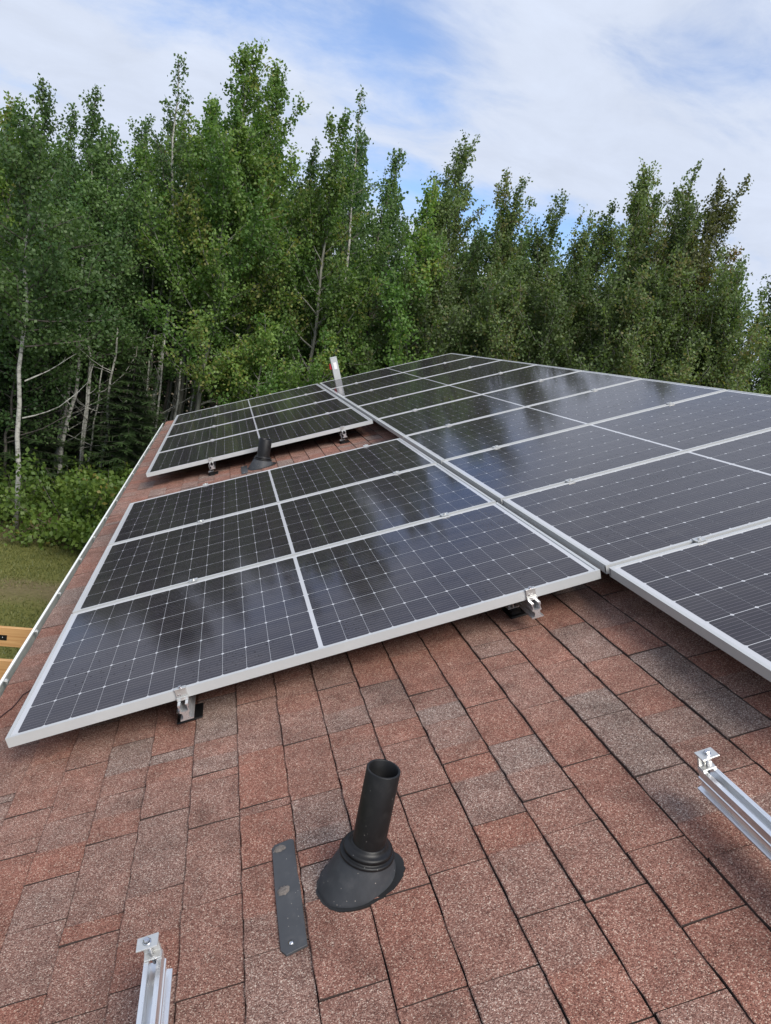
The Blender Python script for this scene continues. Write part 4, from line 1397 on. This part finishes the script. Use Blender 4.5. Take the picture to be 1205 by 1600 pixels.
# young firs
def fir(x, y, h, w, seed, label):
    rng = np.random.default_rng(seed)
    t = empty('fir_tree', (x, y, ZG - 0.02), (0, 0, rng.uniform(0, 6)))
    tag(t, label, 'tree', 'young firs at the forest edge')
    wood = MB()
    wood.tube([(0, 0, 0), (0.01, 0, h * 0.5), (0, 0, h)], [0.05, 0.03, 0.006], 6)
    P, D, T = [], [], []
    nl = int(h / 0.17)
    for l in range(nl):
        z = 0.25 + (h - 0.3) * l / nl
        ln = w * (1 - z / h) ** 0.85 + 0.08
        m = 9
        for k in range(m):
            az = l * 0.7 + k * 2 * PI / m + rng.normal() * 0.15
            L_ = ln * rng.uniform(0.75, 1.1)
            d = np.array([math.cos(az), math.sin(az), 0.0])
            q = np.linspace(0.08, 1, max(6, int(L_ / 0.035)))
            pts = np.array([d * L_ * f + np.array([0, 0, z - 0.22 * L_ * f + 0.16 * L_ * f * f]) for f in q])
            wood.tube([pts[0], pts[len(pts) // 2], pts[-1]], [0.008, 0.006, 0.002], 3, cap=False)
            side = np.array([-d[1], d[0], 0])
            for s in (-1, 1, 0):
                dd = d * 0.7 + side * s * 0.8 + np.array([0, 0, -0.1])
                dd = dd + rng.normal(size=(len(pts), 3)) * 0.18
                P.append(pts); D.append(dd * (0.6 + 0.6 * (1 - q))[:, None] if s else dd)
                T.append(np.clip(0.25 + 0.5 * q + rng.normal(size=len(pts)) * 0.12, 0, 1))
    P = np.concatenate(P); D = np.concatenate(D); T = np.concatenate(T)
    D /= np.linalg.norm(D, axis=1)[:, None]
    Lq = 0.17 * rng.uniform(0.7, 1.2, len(P))[:, None]
    S_ = np.cross(D, np.array([0, 0, 1.0]) + rng.normal(size=P.shape) * 0.25); S_ /= np.linalg.norm(S_, axis=1)[:, None]
    V = np.stack([P - S_ * 0.012, P + S_ * 0.012, P + D * Lq + S_ * 0.005, P + D * Lq - S_ * 0.005], 1).reshape(-1, 3)
    wood.build('trunk', BARK_DARK, t)
    mesh_np('needles', V, np.arange(4 * len(P)).reshape(-1, 4), LEAF_F, t, attr={'leaf': ('FACE', T)})


fir(-1.15, 13.3, 3.5, 1.25, 801, 'young dark fir beside the far corner of the roof eave')
fir(-1.75, 15.3, 4.1, 1.4, 802, 'taller dark fir behind the one at the far roof corner')
fir(-3.35, 13.2, 4.3, 1.4, 803, 'dark fir behind the straight white birch trunk')
fir(-4.2, 12.6, 3.6, 1.3, 804, 'young fir at the left picture edge beside the white birch')
fir(-0.95, 14.3, 2.6, 1.0, 805, 'small fir low behind the far roof corner')
fir(-2.85, 14.9, 3.3, 1.2, 806, 'small fir in the shade between the white birch trunks')


# shrubs
def shrub(x, y, h, w, seed, label, n=3600, leaf=0.085, mat=None):
    rng = np.random.default_rng(seed)
    t = empty('shrub', (x, y, ZG - 0.02))
    tag(t, label, 'shrub', 'shrubs along the edge of the lawn')
    wood = MB(); P, T = [], []
    ns = 26
    for k in range(ns):
        az = rng.uniform(0, 2 * PI); el = rng.uniform(0.35, 1.45)
        ln = (h * math.sin(el) + w * math.cos(el)) * rng.uniform(0.6, 1.05)
        c = curve_pts(rng, np.array([rng.normal() * 0.06, rng.normal() * 0.06, 0.0]), np.array([math.cos(az) * math.cos(el), math.sin(az) * math.cos(el), math.sin(el)]), ln, 6, -0.1, 0.09)
        wood.tube(c, list(np.linspace(0.012, 0.003, 7)), 4, cap=False)
        tone = rng.uniform(0.2, 0.8)
        for j in range(7):
            f = rng.uniform(0.3, 1); i = min(int(f * 6), 5)
            q = c[i] + (c[i + 1] - c[i]) * (f * 6 - i)
            m = n // (ns * 7)
            X = q + rng.normal(size=(m, 3)) * np.array([0.13, 0.13, 0.09]) + rng.normal(size=3) * 0.06
            P.append(X); T.append(np.clip(tone + rng.normal(size=m) * 0.18, 0, 1))
    P = np.concatenate(P); T = np.concatenate(T)
    k = P[:, 2] > 0.03; P, T = P[k], T[k]
    V, F, _ = leaf_quads(rng, P, leaf, None, droop=0.5, aspect=0.75)
    wood.build('stem', BARK_DARK, t)
    mesh_np('foliage', V, F, mat or LEAF_S, t, attr={'leaf': ('FACE', T)})


shrub(-1.40, 10.7, 1.55, 0.95, 900, 'big round green shrub on the lawn beside the gutter', 6500)
shrub(-2.15, 12.7, 0.9, 0.45, 901, 'small green shrub behind the big round one, left of the leaning birch', 1500)
shrub(-1.05, 12.7, 1.2, 0.5, 902, 'green shrub tight against the gutter, behind the big round shrub', 4000)
shrub(-2.75, 11.75, 0.75, 0.6, 903, 'low yellow green shrub at the foot of the straight white birch', 2200)
shrub(-3.6, 12.6, 1.3, 0.5, 904, 'yellow green bush at the left picture edge beyond the lawn', 1800, mat=LEAF_A)


# undergrowth, deep wood and grass
def stuff_leaves(name, pts_fn, n, size, mat, seed, droop=0.2):
    rng = np.random.default_rng(seed)
    P = pts_fn(rng, n)
    V, F, _ = leaf_quads(rng, P, size, None, droop=droop)
    T = np.clip(rng.uniform(0, 1, len(P)), 0, 1)
    o = mesh_np(name, V, F, mat, attr={'leaf': ('FACE', T)})
    tag(o, kind='stuff')


def under_pts(rng, n):
    c = np.stack([rng.uniform(-6, 13, 420), rng.uniform(12.6, 17.5, 420)], 1)
    c = c[(c[:, 0] < 0.5) | (c[:, 1] > 12.5)]
    hgt = rng.uniform(0.15, 1.0, len(c))
    i = rng.integers(0, len(c), n)
    X = np.stack([c[i, 0] + rng.normal(size=n) * 0.22, c[i, 1] + rng.normal(size=n) * 0.22, ZG + np.abs(rng.normal(size=n)) * hgt[i] * 0.6 + 0.02], 1)
    return X


stuff_leaves('undergrowth', under_pts, 22000, 0.09, LEAF_D, 1001)


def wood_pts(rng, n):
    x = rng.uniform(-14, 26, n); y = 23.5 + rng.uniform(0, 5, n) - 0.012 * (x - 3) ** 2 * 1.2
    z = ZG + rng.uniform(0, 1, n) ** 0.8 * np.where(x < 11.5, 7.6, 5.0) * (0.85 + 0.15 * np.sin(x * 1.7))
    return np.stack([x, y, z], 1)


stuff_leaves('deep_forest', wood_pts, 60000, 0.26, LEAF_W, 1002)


def litter_pts(rng, n):
    return np.stack([rng.uniform(-5, 0.3, n), rng.uniform(10.6, 12.6, n), np.full(n, ZG + 0.01)], 1)


def grass():
    rng = np.random.default_rng(77)
    n = 70000
    x = rng.uniform(-5.2, 0.1, n); y = 4.6 + 6.5 * rng.uniform(0, 1, n)
    # clumped density with thinner growth on the worn strip
    k = np.sin(x * 3.1 + 1.3 * np.sin(y * 2.3)) * np.sin(y * 3.7 + np.sin(x * 1.9))
    worn = np.exp(-((y - 8.35 + 0.25 * np.sin(x * 2)) / 0.45) ** 2)
    keep = rng.uniform(0, 1, n) > 0.25 - 0.15 * k + 0.6 * worn
    x, y, worn = x[keep], y[keep], worn[keep]
    n = len(x)
    h = rng.uniform(0.02, 0.055, n) * (1 - 0.5 * worn)
    a = rng.uniform(0, 2 * PI, n); w = 0.006
    dx, dy = np.cos(a) * w, np.sin(a) * w
    tx, ty = rng.normal(size=n) * 0.02, rng.normal(size=n) * 0.02
    b0 = np.stack([x - dx, y - dy, np.full(n, ZG)], 1); b1 = np.stack([x + dx, y + dy, np.full(n, ZG)], 1)
    tp_ = np.stack([x + tx, y + ty, ZG + h], 1)
    V = np.stack([b0, b1, tp_], 1).reshape(-1, 3)
    T = np.clip(rng.uniform(0, 0.85, n) + 0.3 * worn, 0, 1)
    o = mesh_np('grass', V, np.arange(3 * n).reshape(n, 3), LEAF_G, attr={'leaf': ('FACE', T)})
    tag(o, kind='stuff')


grass()
